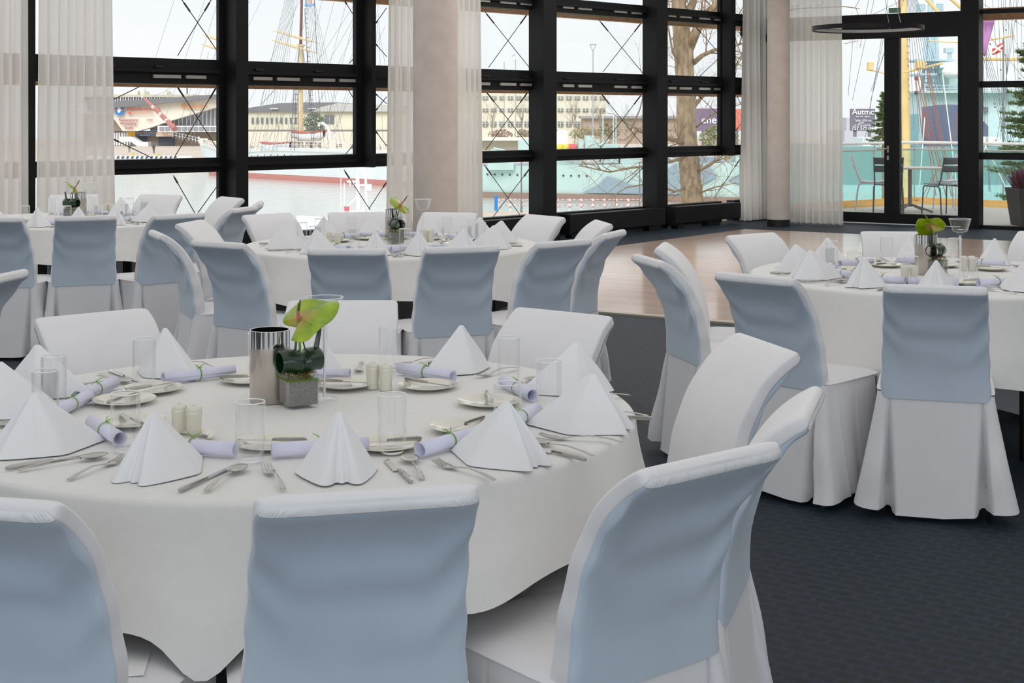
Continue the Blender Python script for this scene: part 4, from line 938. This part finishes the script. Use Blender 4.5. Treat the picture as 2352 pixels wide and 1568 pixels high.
part(qb(MB(),2248,314,2300,334,Y-5,3),'white_locker',Mw,r); part(qb(MB(),1982,316,2034,336,Y-4,3),'white_boat_cover',Mw,r)
Mlb=m_('light steel blue',(184,206,214),.5)
g=MB()
for (x0,y0,x1,y1,rr_) in ((2128,70,2118,212,.12),(2138,-20,2135,215,.2),(2150,70,2158,212,.12),(2143,70,2150,215,.08)): g.tube([Q(x1,y1,Y+2),Q(x0,y0,Y+2)],rr_,6)
for k in range(14): y=70+k*10; g.tube([Q(2128-(y-70)*.06,y,Y+2),Q(2150+(y-70)*.05,y,Y+2)],.04,4)
part(g,'lattice_mast',Mlb,r)
part(qb(MB(),2105,136,2192,140,Y,3),'mast_platform',Mlb,r); part(qb(MB(),2110,168,2152,173,Y,3),'mast_platform',Mlb,r)
part(qb(MB(),2172,110,2191,121,Y+1,.5),'radar_panel',Mlb,r); part(MB().tube([Q(2181,121,Y+1.2),Q(2181,136,Y+1.2)],.14,8),'radar_stem',Mlb,r)
for x0,x1,y0,y1 in ((2106,2124,10,24),(2151,2165,9,26)):
    g=MB()
    for k in range(5): g.tube([Q(x0+(x1-x0)*k/4,y0,Y+2),Q(x0+(x1-x0)*k/4,y1,Y+2)],.05,4)
    for k in range(4): g.tube([Q(x0,y0+(y1-y0)*k/3,Y+2),Q(x1,y0+(y1-y0)*k/3,Y+2)],.05,4)
    part(g,'antenna_frame',Mlb,r)
g=MB()
for k in range(18): x=2124+k*14; g.tube([Q(x,212,Y-1),Q(x,196,Y-1)],.03,4)
for y in (196,204): g.tube([Q(2124,y,Y-1),Q(2400,y,Y-1)],.025,4)
part(g,'bridge_railing',Mlb,r)['kind']='stuff'
# --- yellow mast ship
Y=45; r=root('sailing_yacht_mast',2080,Y,ZW,'tall cream-yellow mast with spars and rigging beyond the terrace doors','ship mast')
My=m_('mast yellow',(232,202,144),.5,noise=(2,.08,None))
part(MB().tube([Q(2082,620,Y),Q(2081,330,Y),Q(2078,190,Y),Q(2075,0,Y),Q(2073,-200,Y)],[.15,.14,.14,.11,.09],14),'mast',My,r,smooth=True)
part(MB().tube([Q(2068,620,Y),Q(2068,200,Y),Q(2064,-60,Y)],.03,6),'mast_track',Mbr,r)
for (x0,y0,x1,y1,rr_) in ((2078,166,2165,145,.035),(2025,166,1990,160,.02),(2130,94,2230,99,.02),(2240,97,2330,82,.03),(2245,136,2345,136,.05),(2112,-20,2155,28,.06),(2170,-15,2216,26,.055),(2078,166,2025,168,.02)): part(MB().tube([Q(x0,y0,Y-.6),Q(x1,y1,Y-.6)],rr_,8),'spar',My,r,smooth=True)
for x0,y0,x1,y1 in ((1995,142,2007,161),(2106,139,2127,157)): part(qb(MB(),x0,y0,x1,y1,Y-.8,.25),'lamp_box',My,r,bevel=.02)
for y in (180,213): part(MB().ball(Q(2105,y,Y-.5),.07,12,8),'ball_fender',m_('ball maroon',(96,64,72),.5),r,smooth=True)
for k in range(12): part(MB().tube([Q(2083,60+k*15,Y-.12),Q(2088,60+k*15,Y-.12),Q(2088,64+k*15,Y-.12)],.008,4),'mast_step',Mr,r)
seg=[(2020,-60,1958,230),(2090,-40,2000,210),(1995,0,1975,110),(2035,60,1995,260),(2030,120,2000,230),(1960,80,1948,220),(2046,-40,1985,330)]
for k in range(10): seg.append((2082+k*1.5,-40,2100+k*12,300+k*6))
for k in range(9): seg.append((2235+k*14,-40,2275+k*12-(k%3)*14,440))
for k in range(5): seg.append((2345-k*12,-40,2290+k*8,320)); seg.append((2250+k*4,100,2335+k*5,420))
seg+=[(2075,0,1948,60),(2240,0,2352,60),(2300,20,2352,140),(2205,0,2352,180)]
part(lines(seg,Y-2,.007,.5),'rigging',m_('rigging slate',(118,126,140)),r)['kind']='stuff'
seg=[(2103,175,2120,330),(2106,175,2175,460),(2110,160,2165,400),(2128,158,2185,450),(2132,158,2190,450),(2205,230,2188,330),(2118,250,2150,450),(2122,260,2158,440),(2145,400,2110,470),(2165,360,2120,470)]
part(lines(seg,Y-4,.013,.5),'red_ropes',m_('rope red',(178,112,96)),r)['kind']='stuff'
seg=[(2165,170,2200,445),(2124,270,2112,430),(2265,330,2230,460),(2262,330,2330,470)]
part(lines(seg,Y-5,.016,.5),'white_ropes',Mw,r)['kind']='stuff'
def blk(seed,x0,x1,y0,y1,n):
    g=MB(); rn=random.Random(seed)
    for k in range(n): g.ball(Q(rn.uniform(x0,x1),rn.uniform(y0,y1),Y-2),.03,6,4)
    return g
part(blk(3,2250,2345,10,400,26),'pulley_blocks',Mr,r)['kind']='stuff'
r=root('purple_banner',2262,43,ZQ,'long purple and lime banner flying among the rigging','banner')
part(MB().tube([Q(2249,500,43),Q(2249,20,43)],.03,6),'pole',Mr,r)
part(MB().grid(lambda u,v:tuple(Q(2250+(35-22*v)*u,46+(76+8*u)*v,43+.15*sin(6*v))),8,12),'cloth',m_('banner purple',(178,124,176)),r,smooth=True,solid=.01)
part(MB().grid(lambda u,v:tuple(Q(2250+10*u,97+18*v,42.9)),4,4),'lime_patch',m_('banner lime',(190,196,96)),r,solid=.01)
r=root('red_flag',2290,42,ZQ,'small red flag with white cross flying right of the purple banner','flag')
part(MB().tube([Q(2304,500,42),Q(2304,90,42)],.02,6),'pole',Mr,r)
part(MB().grid(lambda u,v:tuple(Q(2279+25*u,112-15*u+ (14+8*u)*v+1*sin(7*u),42+.1*sin(6*u))),10,6),'cloth',m_('flag red',(226,92,92)),r,smooth=True,solid=.01)
g=MB(); g.tube([Q(2280,122,41.85),Q(2303,104,41.85)],.03,4); g.tube([Q(2285,108,41.85),Q(2302,118,41.85)],.03,4); part(g,'cross',Mw,r)
# --- small boat with white mast in the foreground water
Y=100; r=root('small_boat',830,Y,ZW,'white small boat mast with radar and antennas rising before the water','boat')
def bh(u,v): t=u; an=PI*v; w=1.6*math.sin(PI*min(.98,max(.02,t)))**.5; return (r.location.x+(t-.5)*9,r.location.y+w*cos(an),ZW+1.2+.3*(2*t-1)**2-1.5*sin(an)**.6)
part(MB().grid(bh,24,14),'hull',Mw,r,smooth=True); part(qb(MB(),790,487,870,535,Y-.8,1.6),'cabin',Mw,r)
for (x0,y0,x1,y1,rr_) in ((821,400,824,490,.14),(839,388,843,490,.10),(815,425,853,425,.08),(832,390,832,402,.05),(832,402,850,402,.05),(850,388,850,402,.05),(819,452,793,480,.06),(783,410,783,490,.03),(791,420,791,490,.05),(797,417,818,417,.08),(804,410,804,428,.05),(812,418,812,428,.05)): part(MB().tube([Q(x0,y0,Y),Q(x1,y1,Y)],rr_,6),'mast_tube',Mw,r,smooth=True)
part(qb(MB(),839,423,853,438,Y-.2,.4),'radar_box',Mw,r); part(MB().lathe([(.3,0),(.18,.5),(0,.5)],12,tuple(Q(836,487,Y))),'lamp_cone',m_('lamp grey',(210,206,200)),r); part(MB().lathe([(.16,0),(.2,.3),(0,.3)],10,tuple(Q(796,484,Y))),'red_lamp',m_('life raft red',(224,110,110)),r)
# --- near quay furniture
Mst=m_('barrier red',(220,150,142)); k=0
for px in list(range(1146,1228,27))+list(range(1282,1490,27)):
    r=root('barrier',px+13,99,-5,('leftmost ','second ','third ','fourth ','fifth ','sixth ','seventh ','eighth ','ninth ','tenth ','eleventh ','twelfth ')[k]+'red and white barrier along the quay, counted from the blue post','barrier','striped barriers'); k+=1
    a=px; b=px+26; w_=MB(); rd=MB()
    for y,hh in ((458,0),(471,0)):
        for j in range(4): x=a+(b-a)*j/4; (w_ if j%2 else rd).tube([Q(x,y,98.7),Q(x+(b-a)/4,y,98.7)],.022,5)
    for x in (a+.5,b-.5):
        for j in range(5): y=456+j*5.6; (rd if j%2 else w_).tube([Q(x,y,98.7),Q(x,y+5.6,98.7)],.035,5)
    part(w_,'white_bands',Mw,r); part(rd,'red_bands',Mst,r)
r=root('blue_post',1139,96,-5,'blue cylindrical post on the quay left of the barriers','post'); part(qb(MB(),1135.5,448,1143,484,96,.2),'shaft',m_('post blue',(42,128,206),.4),r,bevel=.03)
for px,yt,yb,l in ((1197.5,372,488,'slim dark lamp post in front of the warship hull, left'),(1469,372,486,'slim dark lamp post in front of warship hull, right')):
    r=root('quay_lamp_post',px,94,-5,l,'lamp post','quay lamp posts'); part(MB().tube([Q(px,yb,94),Q(px,yb-20,94),Q(px,yt,94)],[.09,.06,.04],8),'pole',Mr,r)
for px,Yl,yt,l in ((1362,170,102,'tall floodlight mast with triangular head above the office block'),(1158,240,130,'thin plain lamp mast above office roof, left'),(1184,240,125,'thin lamp mast with arm above office roof')):
    r=root('light_mast',px,Yl,ZQ,l,'lamp post'); g=MB().tube([Q(px,345,Yl),Q(px,yt+12,Yl)],.09,6)
    if px==1362: g.tube([Q(px,yt+16,Yl),Q(px-7,yt,Yl)],.06,5); g.tube([Q(px,yt+16,Yl),Q(px+7,yt,Yl)],.06,5); g.tube([Q(px-8,yt,Yl),Q(px+8,yt,Yl)],.09,5)
    elif px==1184: g.tube([Q(px-8,yt+4,Yl),Q(px,yt,Yl)],.08,5)
    part(g,'pole',m_('mast pale grey',(176,180,180)),r)
# --- trees
M_bark=mat('grey brown bark',(150,130,104),.9,noise=(4,.42,(3,3,1.2)),bump=(12,1,(3,3,.6))); M_twig=m_('twig brown',(142,122,98)); M_ftw=m_('far twig',(160,148,134)); M_mossb=m_('moss green bark',(150,150,70))
def twigs(mb,p,d,L_,r_,depth,rn,up=.15,droop=0):
    n=4; pts=[p]; rad=[r_]; dd=d.copy()
    for k in range(n):
        dd=(dd+Vector((rn.uniform(-.28,.28),rn.uniform(-.28,.28),rn.uniform(-.28,.28)+up*.25-droop*.1))).normalized(); pts.append(pts[-1]+dd*(L_/n)); rad.append(r_*(1-.55*(k+1)/n))
    mb.tube(pts,rad,5 if depth>1 else 4,cap=False)
    if depth<=0: return
    for k in range(3 if depth>1 else 4):
        i=rn.randint(1,n); s=Vector((rn.uniform(-1,1),rn.uniform(-1,1),rn.uniform(-.6,1)+up)).normalized()
        twigs(mb,pts[i],(dd*.6+s*.75).normalized(),L_*rn.uniform(.5,.75),rad[i]*.6,depth-1,rn,up,droop)
def bare_tree(px,yb,yt,Y,label,seed,depth=4,m=None,spread=1):
    rn=random.Random(seed); b=P(px,yb,ZQ) if False else Q(px,yb,Y); r=empty('bare_tree',b); tag(r,label,'tree','bare trees along the far quay'); H_=(yb-yt)*Y/F; g=MB()
    g.tube([(0,0,-1.5),(0,0,H_*.25),(.1,0,H_*.5)],[H_*.02,H_*.016,H_*.01],6)
    for k in range(7): a=rn.uniform(0,6.28); e=.35*spread; twigs(g,Vector((0,0,H_*rn.uniform(.15,.45))),Vector((cos(a)*e,sin(a)*e,1)).normalized(),H_*.42,H_*.008,depth-1,rn,.3)
    g.build('branches',m or M_ftw,r)
bare_tree(1130,312,222,255,'bare grey tree left before the cream office block',1); bare_tree(1199,312,228,252,'slim bare tree at right of the left middle window',2)
bare_tree(1320,312,212,250,'wide bare tree before the right half of the office block',3,5,None,1.6); bare_tree(1378,312,225,245,'bare tree at the right end of the office block',4)
bare_tree(640,302,284,340,'low reddish bare bush before the long cream building',6,4,m_('reddish twig',(150,120,112)),2.2)
bare_tree(1480,330,250,222,'thin bare tree left of the big trunk in the distance',9)
def foliage(name,px,yb,yt,w_,Y,col,label,seed,n=700,cat='tree'):
    rn=random.Random(seed); r=root(name,px,Y,ZQ,label,cat); g=MB(); c=Q(px,(yb+yt)/2,Y); rx=w_/2*Y/F; rz=(yb-yt)/2*Y/F
    for k in range(n):
        while 1:
            v=Vector((rn.uniform(-1,1),rn.uniform(-1,1),rn.uniform(-1,1)))
            if v.length<1: break
        p=c+Vector((v.x*rx*(1-.35*max(0,v.z)),v.y*rx,v.z*rz)); s=rx*.16; a=Vector((rn.uniform(-1,1),rn.uniform(-1,1),rn.uniform(-1,1))).normalized()*s; b=Vector((rn.uniform(-1,1),rn.uniform(-1,1),rn.uniform(-1,1))).normalized()*s
        g.add([p-a*.5,p+a*.5,p+b],[(0,1,2)])
    part(g,'foliage',col,r); q=Q(px,yb,Y); part(MB().tube([(q.x,q.y,ZQ),(q.x,q.y,(c.z))],rx*.08,6),'trunk',M_ftw,r)
foliage('evergreen_tree',722,306,256,58,330,m_('pine green',(104,124,96)),'dark green pine before the long cream building',1)
foliage('evergreen_tree',1440,310,236,18,240,m_('pine green',(104,124,96)),'small pointed conifer in the distance above warship',2,400)
for k,(px,yt,w_,l) in enumerate(((1150,297,60,'reddish'),(1205,296,50,'brown'),(1345,292,80,'olive'),(1400,280,60,'dark olive'),(1270,296,40,'pale brown'))):
    foliage('shrub',px,320,yt,w_,(235,243,221,229,250)[k],m_('shrub '+l,{'reddish':(168,140,128),'brown':(158,144,120),'olive':(160,148,112),'dark olive':(132,124,96),'pale brown':(172,158,134)}[l]),l+' shrub on the far quay before the office block',10+k,350,'shrub')
foliage('shrub',1650,345,285,90,180,m_('shrub greenish',(150,148,112)),'green-brown thicket behind the big tree trunk',21,900,'shrub'); foliage('shrub',1690,385,340,60,175,m_('shrub lime',(166,170,120)),'lime-green thicket right of big trunk above the hull',22,500,'shrub')
# big tree close to the building
Y=28; r=root('bare_tree',1590,Y,-5,'big bare tree with thick mossy trunk right outside the corner window','tree')
def trunk(u,v):
    pts=[(1598,800,30),(1592,470,25),(1584,400,23.5),(1577,300,22),(1573,180,21),(1570,110,22),(1562,40,17),(1556,-80,14)]
    t=v*(len(pts)-1); i=min(int(t),len(pts)-2); f=t-i; x=lerp(pts[i][0],pts[i+1][0],f); y=lerp(pts[i][1],pts[i+1][1],f); rr_=lerp(pts[i][2],pts[i+1][2],f)*Y/F
    a=2*PI*u; rr_*=1+.04*sin(5*a+v*6)+.03*sin(11*a+v*14)+.025*sin(v*90+a); c=Q(x,y,Y); return (c.x+rr_*cos(a),c.y+rr_*sin(a),c.z)
part(MB().grid(trunk,36,90,wrap=True),'trunk',M_bark,r,smooth=True,angle=3)
rn=random.Random(12)
def branch(pts,r0,tw,depth=3,L_=1.0,up=.1):
    P3=[Q(x,y,Y+dz) for x,y,dz in pts]; g=MB(); g.tube(P3,[r0*(1-.7*k/(len(P3)-1)) for k in range(len(P3))],8)
    for k in range(tw):
        i=rn.randint(1,len(P3)-1); d=(P3[i]-P3[i-1]).normalized(); s=Vector((rn.uniform(-1,1),rn.uniform(-1,1),rn.uniform(-.7,.9))).normalized(); twigs(g,P3[i-1].lerp(P3[i],rn.random()),(d*.7+s*.8).normalized(),L_*rn.uniform(.6,1.1),r0*.28,depth-1,rn,up)
    part(g,'branch',M_bark if r0>.05 else M_twig,r,smooth=True,angle=3)
branch([(1578,120,0),(1600,70,-.2),(1620,35,-.4),(1650,5,-.5),(1690,-30,-.6)],.11,6); branch([(1565,60,0),(1590,10,.2),(1610,-40,.3)],.12,5)
branch([(1592,145,0),(1612,128,-.4),(1640,115,-.8),(1672,110,-1),(1705,100,-1.1)],.055,7); branch([(1590,250,0),(1610,225,.5),(1640,200,.8),(1680,190,1)],.045,7)
branch([(1575,330,0),(1550,322,-.5),(1520,315,-1),(1485,305,-1.4),(1462,300,-1.6),(1448,322,-1.8),(1425,350,-1.9)],.05,12,4,.9); branch([(1575,360,0),(1545,370,-.5),(1500,380,-1),(1450,385,-1.5),(1400,395,-1.8),(1330,380,-2)],.035,16,4,.9,0)
branch([(1580,430,0),(1550,440,-.6),(1500,420,-1),(1440,430,-1.4),(1390,460,-1.6)],.025,12,4,.8,.2); branch([(1448,300,-1.5),(1470,250,-1.4),(1480,210,-1.4),(1478,150,-1.3)],.018,8,4,.8)
branch([(1568,160,0),(1545,120,-.3),(1538,80,-.4),(1530,20,-.5)],.03,8,4,.8); branch([(1590,400,0),(1630,380,-.4),(1670,350,-.8),(1710,330,-1)],.03,14,4,.9); branch([(1590,450,0),(1640,430,-.4),(1690,420,-.8)],.022,12,4,.8)
branch([(1590,300,0),(1640,260,-.4),(1700,240,-.8)],.02,10,4,.9); branch([(1560,20,0),(1600,-20,.4),(1680,60,.8),(1710,150,1)],.02,14,4,.9); branch([(1700,40,1),(1830,20,0),(1940,15,-1),(1975,20,-1)],.02,8,4,.7)
branch([(1940,60,-1),(1950,45,-1),(1968,42,-1)],.006,5,3,.3); branch([(1940,100,-1),(1955,98,-1),(1972,92,-1)],.006,5,3,.3)
# --- spruces
def spruce(px,yb,yt,wpx,Y,label,seed,whorls=22,col=(96,116,72)):
    rn=random.Random(seed); r=root('spruce_tree',px,Y,-5,label,'spruce'); top=Q(px,yt,Y).z; bot=Q(px,yb,Y).z; X=r.location.x; R0=wpx*Y/F; H_=top-bot
    part(MB().tube([(X,Y,-5),(X,Y,bot),(X,Y,top)],[.09,.08,.015],8),'trunk',M_twig,r)
    g=MB(); bn=MB()
    for w in range(whorls):
        f=w/(whorls-1); zz=bot+H_*f; R1=R0*(1-f)**.8+.06
        for k in range(7):
            a=rn.uniform(0,2*PI); z=zz+rn.uniform(-.5,.5)*H_/whorls; R2=R1*rn.uniform(.6,1.15); d=Vector((cos(a),sin(a),0)); tip=Vector((X,Y,z))+d*R2+Vector((0,0,-R2*.25+R2*.12))
            base=Vector((X,Y,z)); mid=base.lerp(tip,.6)+Vector((0,0,-R2*.10)); bn.tube([base,mid,tip],[.012,.008,.003],4,cap=False)
            for q in range(46):
                t=rn.uniform(.25,1); p=base.lerp(mid,t/.6) if t<.6 else mid.lerp(tip,(t-.6)/.4); side=Vector((-d.y,d.x,0))*rn.uniform(-1,1)*(1.15-t)*R2*.38; p=p+side+Vector((0,0,-abs(side.length)*.2))
                for e in range(5):
                    nd=Vector((rn.uniform(-1,1),rn.uniform(-1,1),rn.uniform(-.3,1))).normalized()*rn.uniform(.06,.10); wv=Vector((rn.uniform(-1,1),rn.uniform(-1,1),rn.uniform(-1,1))).normalized()*.010; g.add([p-wv,p+wv,p+nd+d*.02],[(0,1,2)])
    part(bn,'branches',M_twig,r); x=part(g,'needles',m_('spruce needles',col),r); x['kind']='stuff'
spruce(2395,445,-30,118,24.6,'large green spruce at the right edge just outside the terrace railing',3,30)
spruce(2030,325,215,42,60,'dark conifer behind the left door leaf beside the billboard',5,20,(104,112,84))
# ------------------------------------------------------------------ terrace
Kc=Q(2100,0,23.8); k0=Q(1700,0,21.3); k1=Q(2700,0,21.0); Kc.z=k0.z=k1.z=0
fl0=on(CC,1735,.12); fl1=on(CC,2700,.12)
M_dk=mat('weathered decking',(196,192,184),.7,noise=(3,.1,(1,14,1)))
tag(MB().prism([fl0,fl1,k1,Kc,k0],(0,0,-.18)).build('terrace_deck',M_dk,smooth=False),'pale grey timber deck of the terrace outside the doors','terrace',kind='structure')
M_kerb=mat('yellow oak kerb',(232,190,120),.6,noise=(6,.12,(1,1,8)))
def seg_box(g,a,b,z0,z1,th):
    e=(b-a).normalized(); n_=Vector((-e.y,e.x,0))*th; z=Vector((0,0,1)); g.hexa([a+z*z0,b+z*z0,b+n_+z*z0,a+n_+z*z0,a+z*z1,b+z*z1,b+n_+z*z1,a+n_+z*z1])
r=empty('terrace_railing',Kc); tag(r,'glass terrace railing with white top rail and yellow kerb','railing')
g=MB(); 
for a,b in ((k0,Kc),(Kc,k1)): seg_box(g,a,b,0,.05,-.14); seg_box(g,a,b,.05,.11,-.06)
part(g,'kerb',M_kerb,r)
g=MB(); 
for a,b in ((k0,Kc),(Kc,k1)): g.tube([a+Vector((0,0,1.02)),b+Vector((0,0,1.02))],.024,8)
part(g,'top_rail',mat('white rail',(226,224,220),.4),r)
g=MB(); 
for a,b in ((k0,Kc),(Kc,k1)): g.tube([a+Vector((0,0,.905)),b+Vector((0,0,.905))],.014,8)
part(g,'lower_rail',M_alum,r)
for a,b in ((k0,Kc),(Kc,k1)):
    for j in range(4): g=MB(); seg_box(g,a.lerp(b,j/4+.003),a.lerp(b,(j+1)/4-.003),.11,.90,.01); part(g,'glass_panel',M_bal,r)
for q in [k0.lerp(Kc,j/4) for j in range(4)]+[Kc.lerp(k1,j/4) for j in range(5)]: part(MB().tube([q,q+Vector((0,0,1.0))],.012,6),'post',M_alum,r)
def tchair(light):
    r=empty('terrace_chair'); mm=mat('grey metal chair',(108,110,116),.4,.3) if not light else mat('light grey metal chair',(206,204,208),.4,.2)
    for s in (-1,1):
        x=s*.205; MB().tube([(x*.95,.20,.43),(x,.215,.40),(x*1.02,.225,.2),(x*1.05,.24,0)],.011,8).build('leg',mm,r)
        MB().tube([(x*1.05,-.235,0),(x,-.20,.3),(x*.98,-.18,.40),(x*.96,-.12,.43),(x*.95,.20,.43)],.011,8).build('leg',mm,r)
        MB().tube([(x*.95,-.14,.44),(x*.95,-.20,.55),(x,-.29,.86)],.011,8).build('back_upright',mm,r)
    MB().grid(lambda u,v:((u-.5)*.40,-.19+.41*v,.455-.03*sin(PI*v)*.6+.012*(2*u-1)**2),10,14).build('seat',mm,r,solid=.006)
    for z0,z1,y0 in ((.76,.855,-.262),(.645,.735,-.228)):
        MB().grid(lambda u,v:((u-.5)*.42,y0-.03*v-.03*(1-(2*u-1)**2),z0+(z1-z0)*v),12,4).build('back_slat',mm,r,solid=.006)
    return r
cd_,cl_=tchair(False),tchair(True)
def face(o,px,Yc,dx,dy,l):
    o.location=((px-HX)*Yc/F,Yc,.0); o.rotation_euler=(0,0,math.atan2(dy,dx)-PI/2); tag(o,l,'chair','metal chairs on the terrace')
face(cd_,2040,20.95,.25,1,'dark metal terrace chair behind the middle door stile, back to the room')
o=dup(cd_); face(o,2168,20.95,-.35,1,'dark metal terrace chair seen through the right door leaf, back to room')
face(cl_,2000,22.0,.95,-.25,'light metal terrace chair leftmost, facing right')
o=dup(cl_); face(o,2192,22.2,-.75,-.5,'light metal terrace chair behind the right dark one')
r=root('terrace_table',2090,21.7,0,'pale metal bistro table between the four terrace chairs','table')
q=r.location; part(MB().box((q.x,q.y,.67),(.95,.7,.025)),'tabletop',mat('pale table metal',(206,200,190),.4),r,bevel=.008); part(MB().tube([(q.x,q.y,.08),(q.x,q.y,.66)],.03,10),'column',mat('taupe table base',(138,130,120),.5),r)
for k in range(4): a=PI/4+k*PI/2; part(MB().tube([(q.x,q.y,.12),(q.x+.38*cos(a),q.y+.38*sin(a),.015)],.018,6),'foot',MATS['taupe table base'],r)
r=root('planter',2372,18.95,0,'tall dark planter of purple heather at the right edge','planter'); q=r.location
g=MB(); g.hexa([q+Vector(v) for v in ((-.22,-.22,0),(.22,-.22,0),(.22,.22,0),(-.22,.22,0),(-.28,-.28,.50),(.28,-.28,.50),(.28,.28,.50),(-.28,.28,.50))]); part(g,'pot',mat('anthracite pot',(72,66,68),.7),r,bevel=.01)
g=MB(); rn=random.Random(8)
for k in range(900):
    a=rn.uniform(0,6.28); d=rn.uniform(0,.25); b=q+Vector((d*cos(a),d*sin(a),.48)); t=b+Vector((cos(a)*rn.uniform(0,.14),sin(a)*rn.uniform(0,.14),rn.uniform(.14,.28))); wv=Vector((rn.uniform(-1,1),rn.uniform(-1,1),0)).normalized()*.006; g.add([b-wv,b+wv,t+wv*.6,t-wv*.6],[(0,1,2,3)])
x=part(g,'heather',mat('heather purple',(140,96,108),.8),r); x['kind']='stuff'
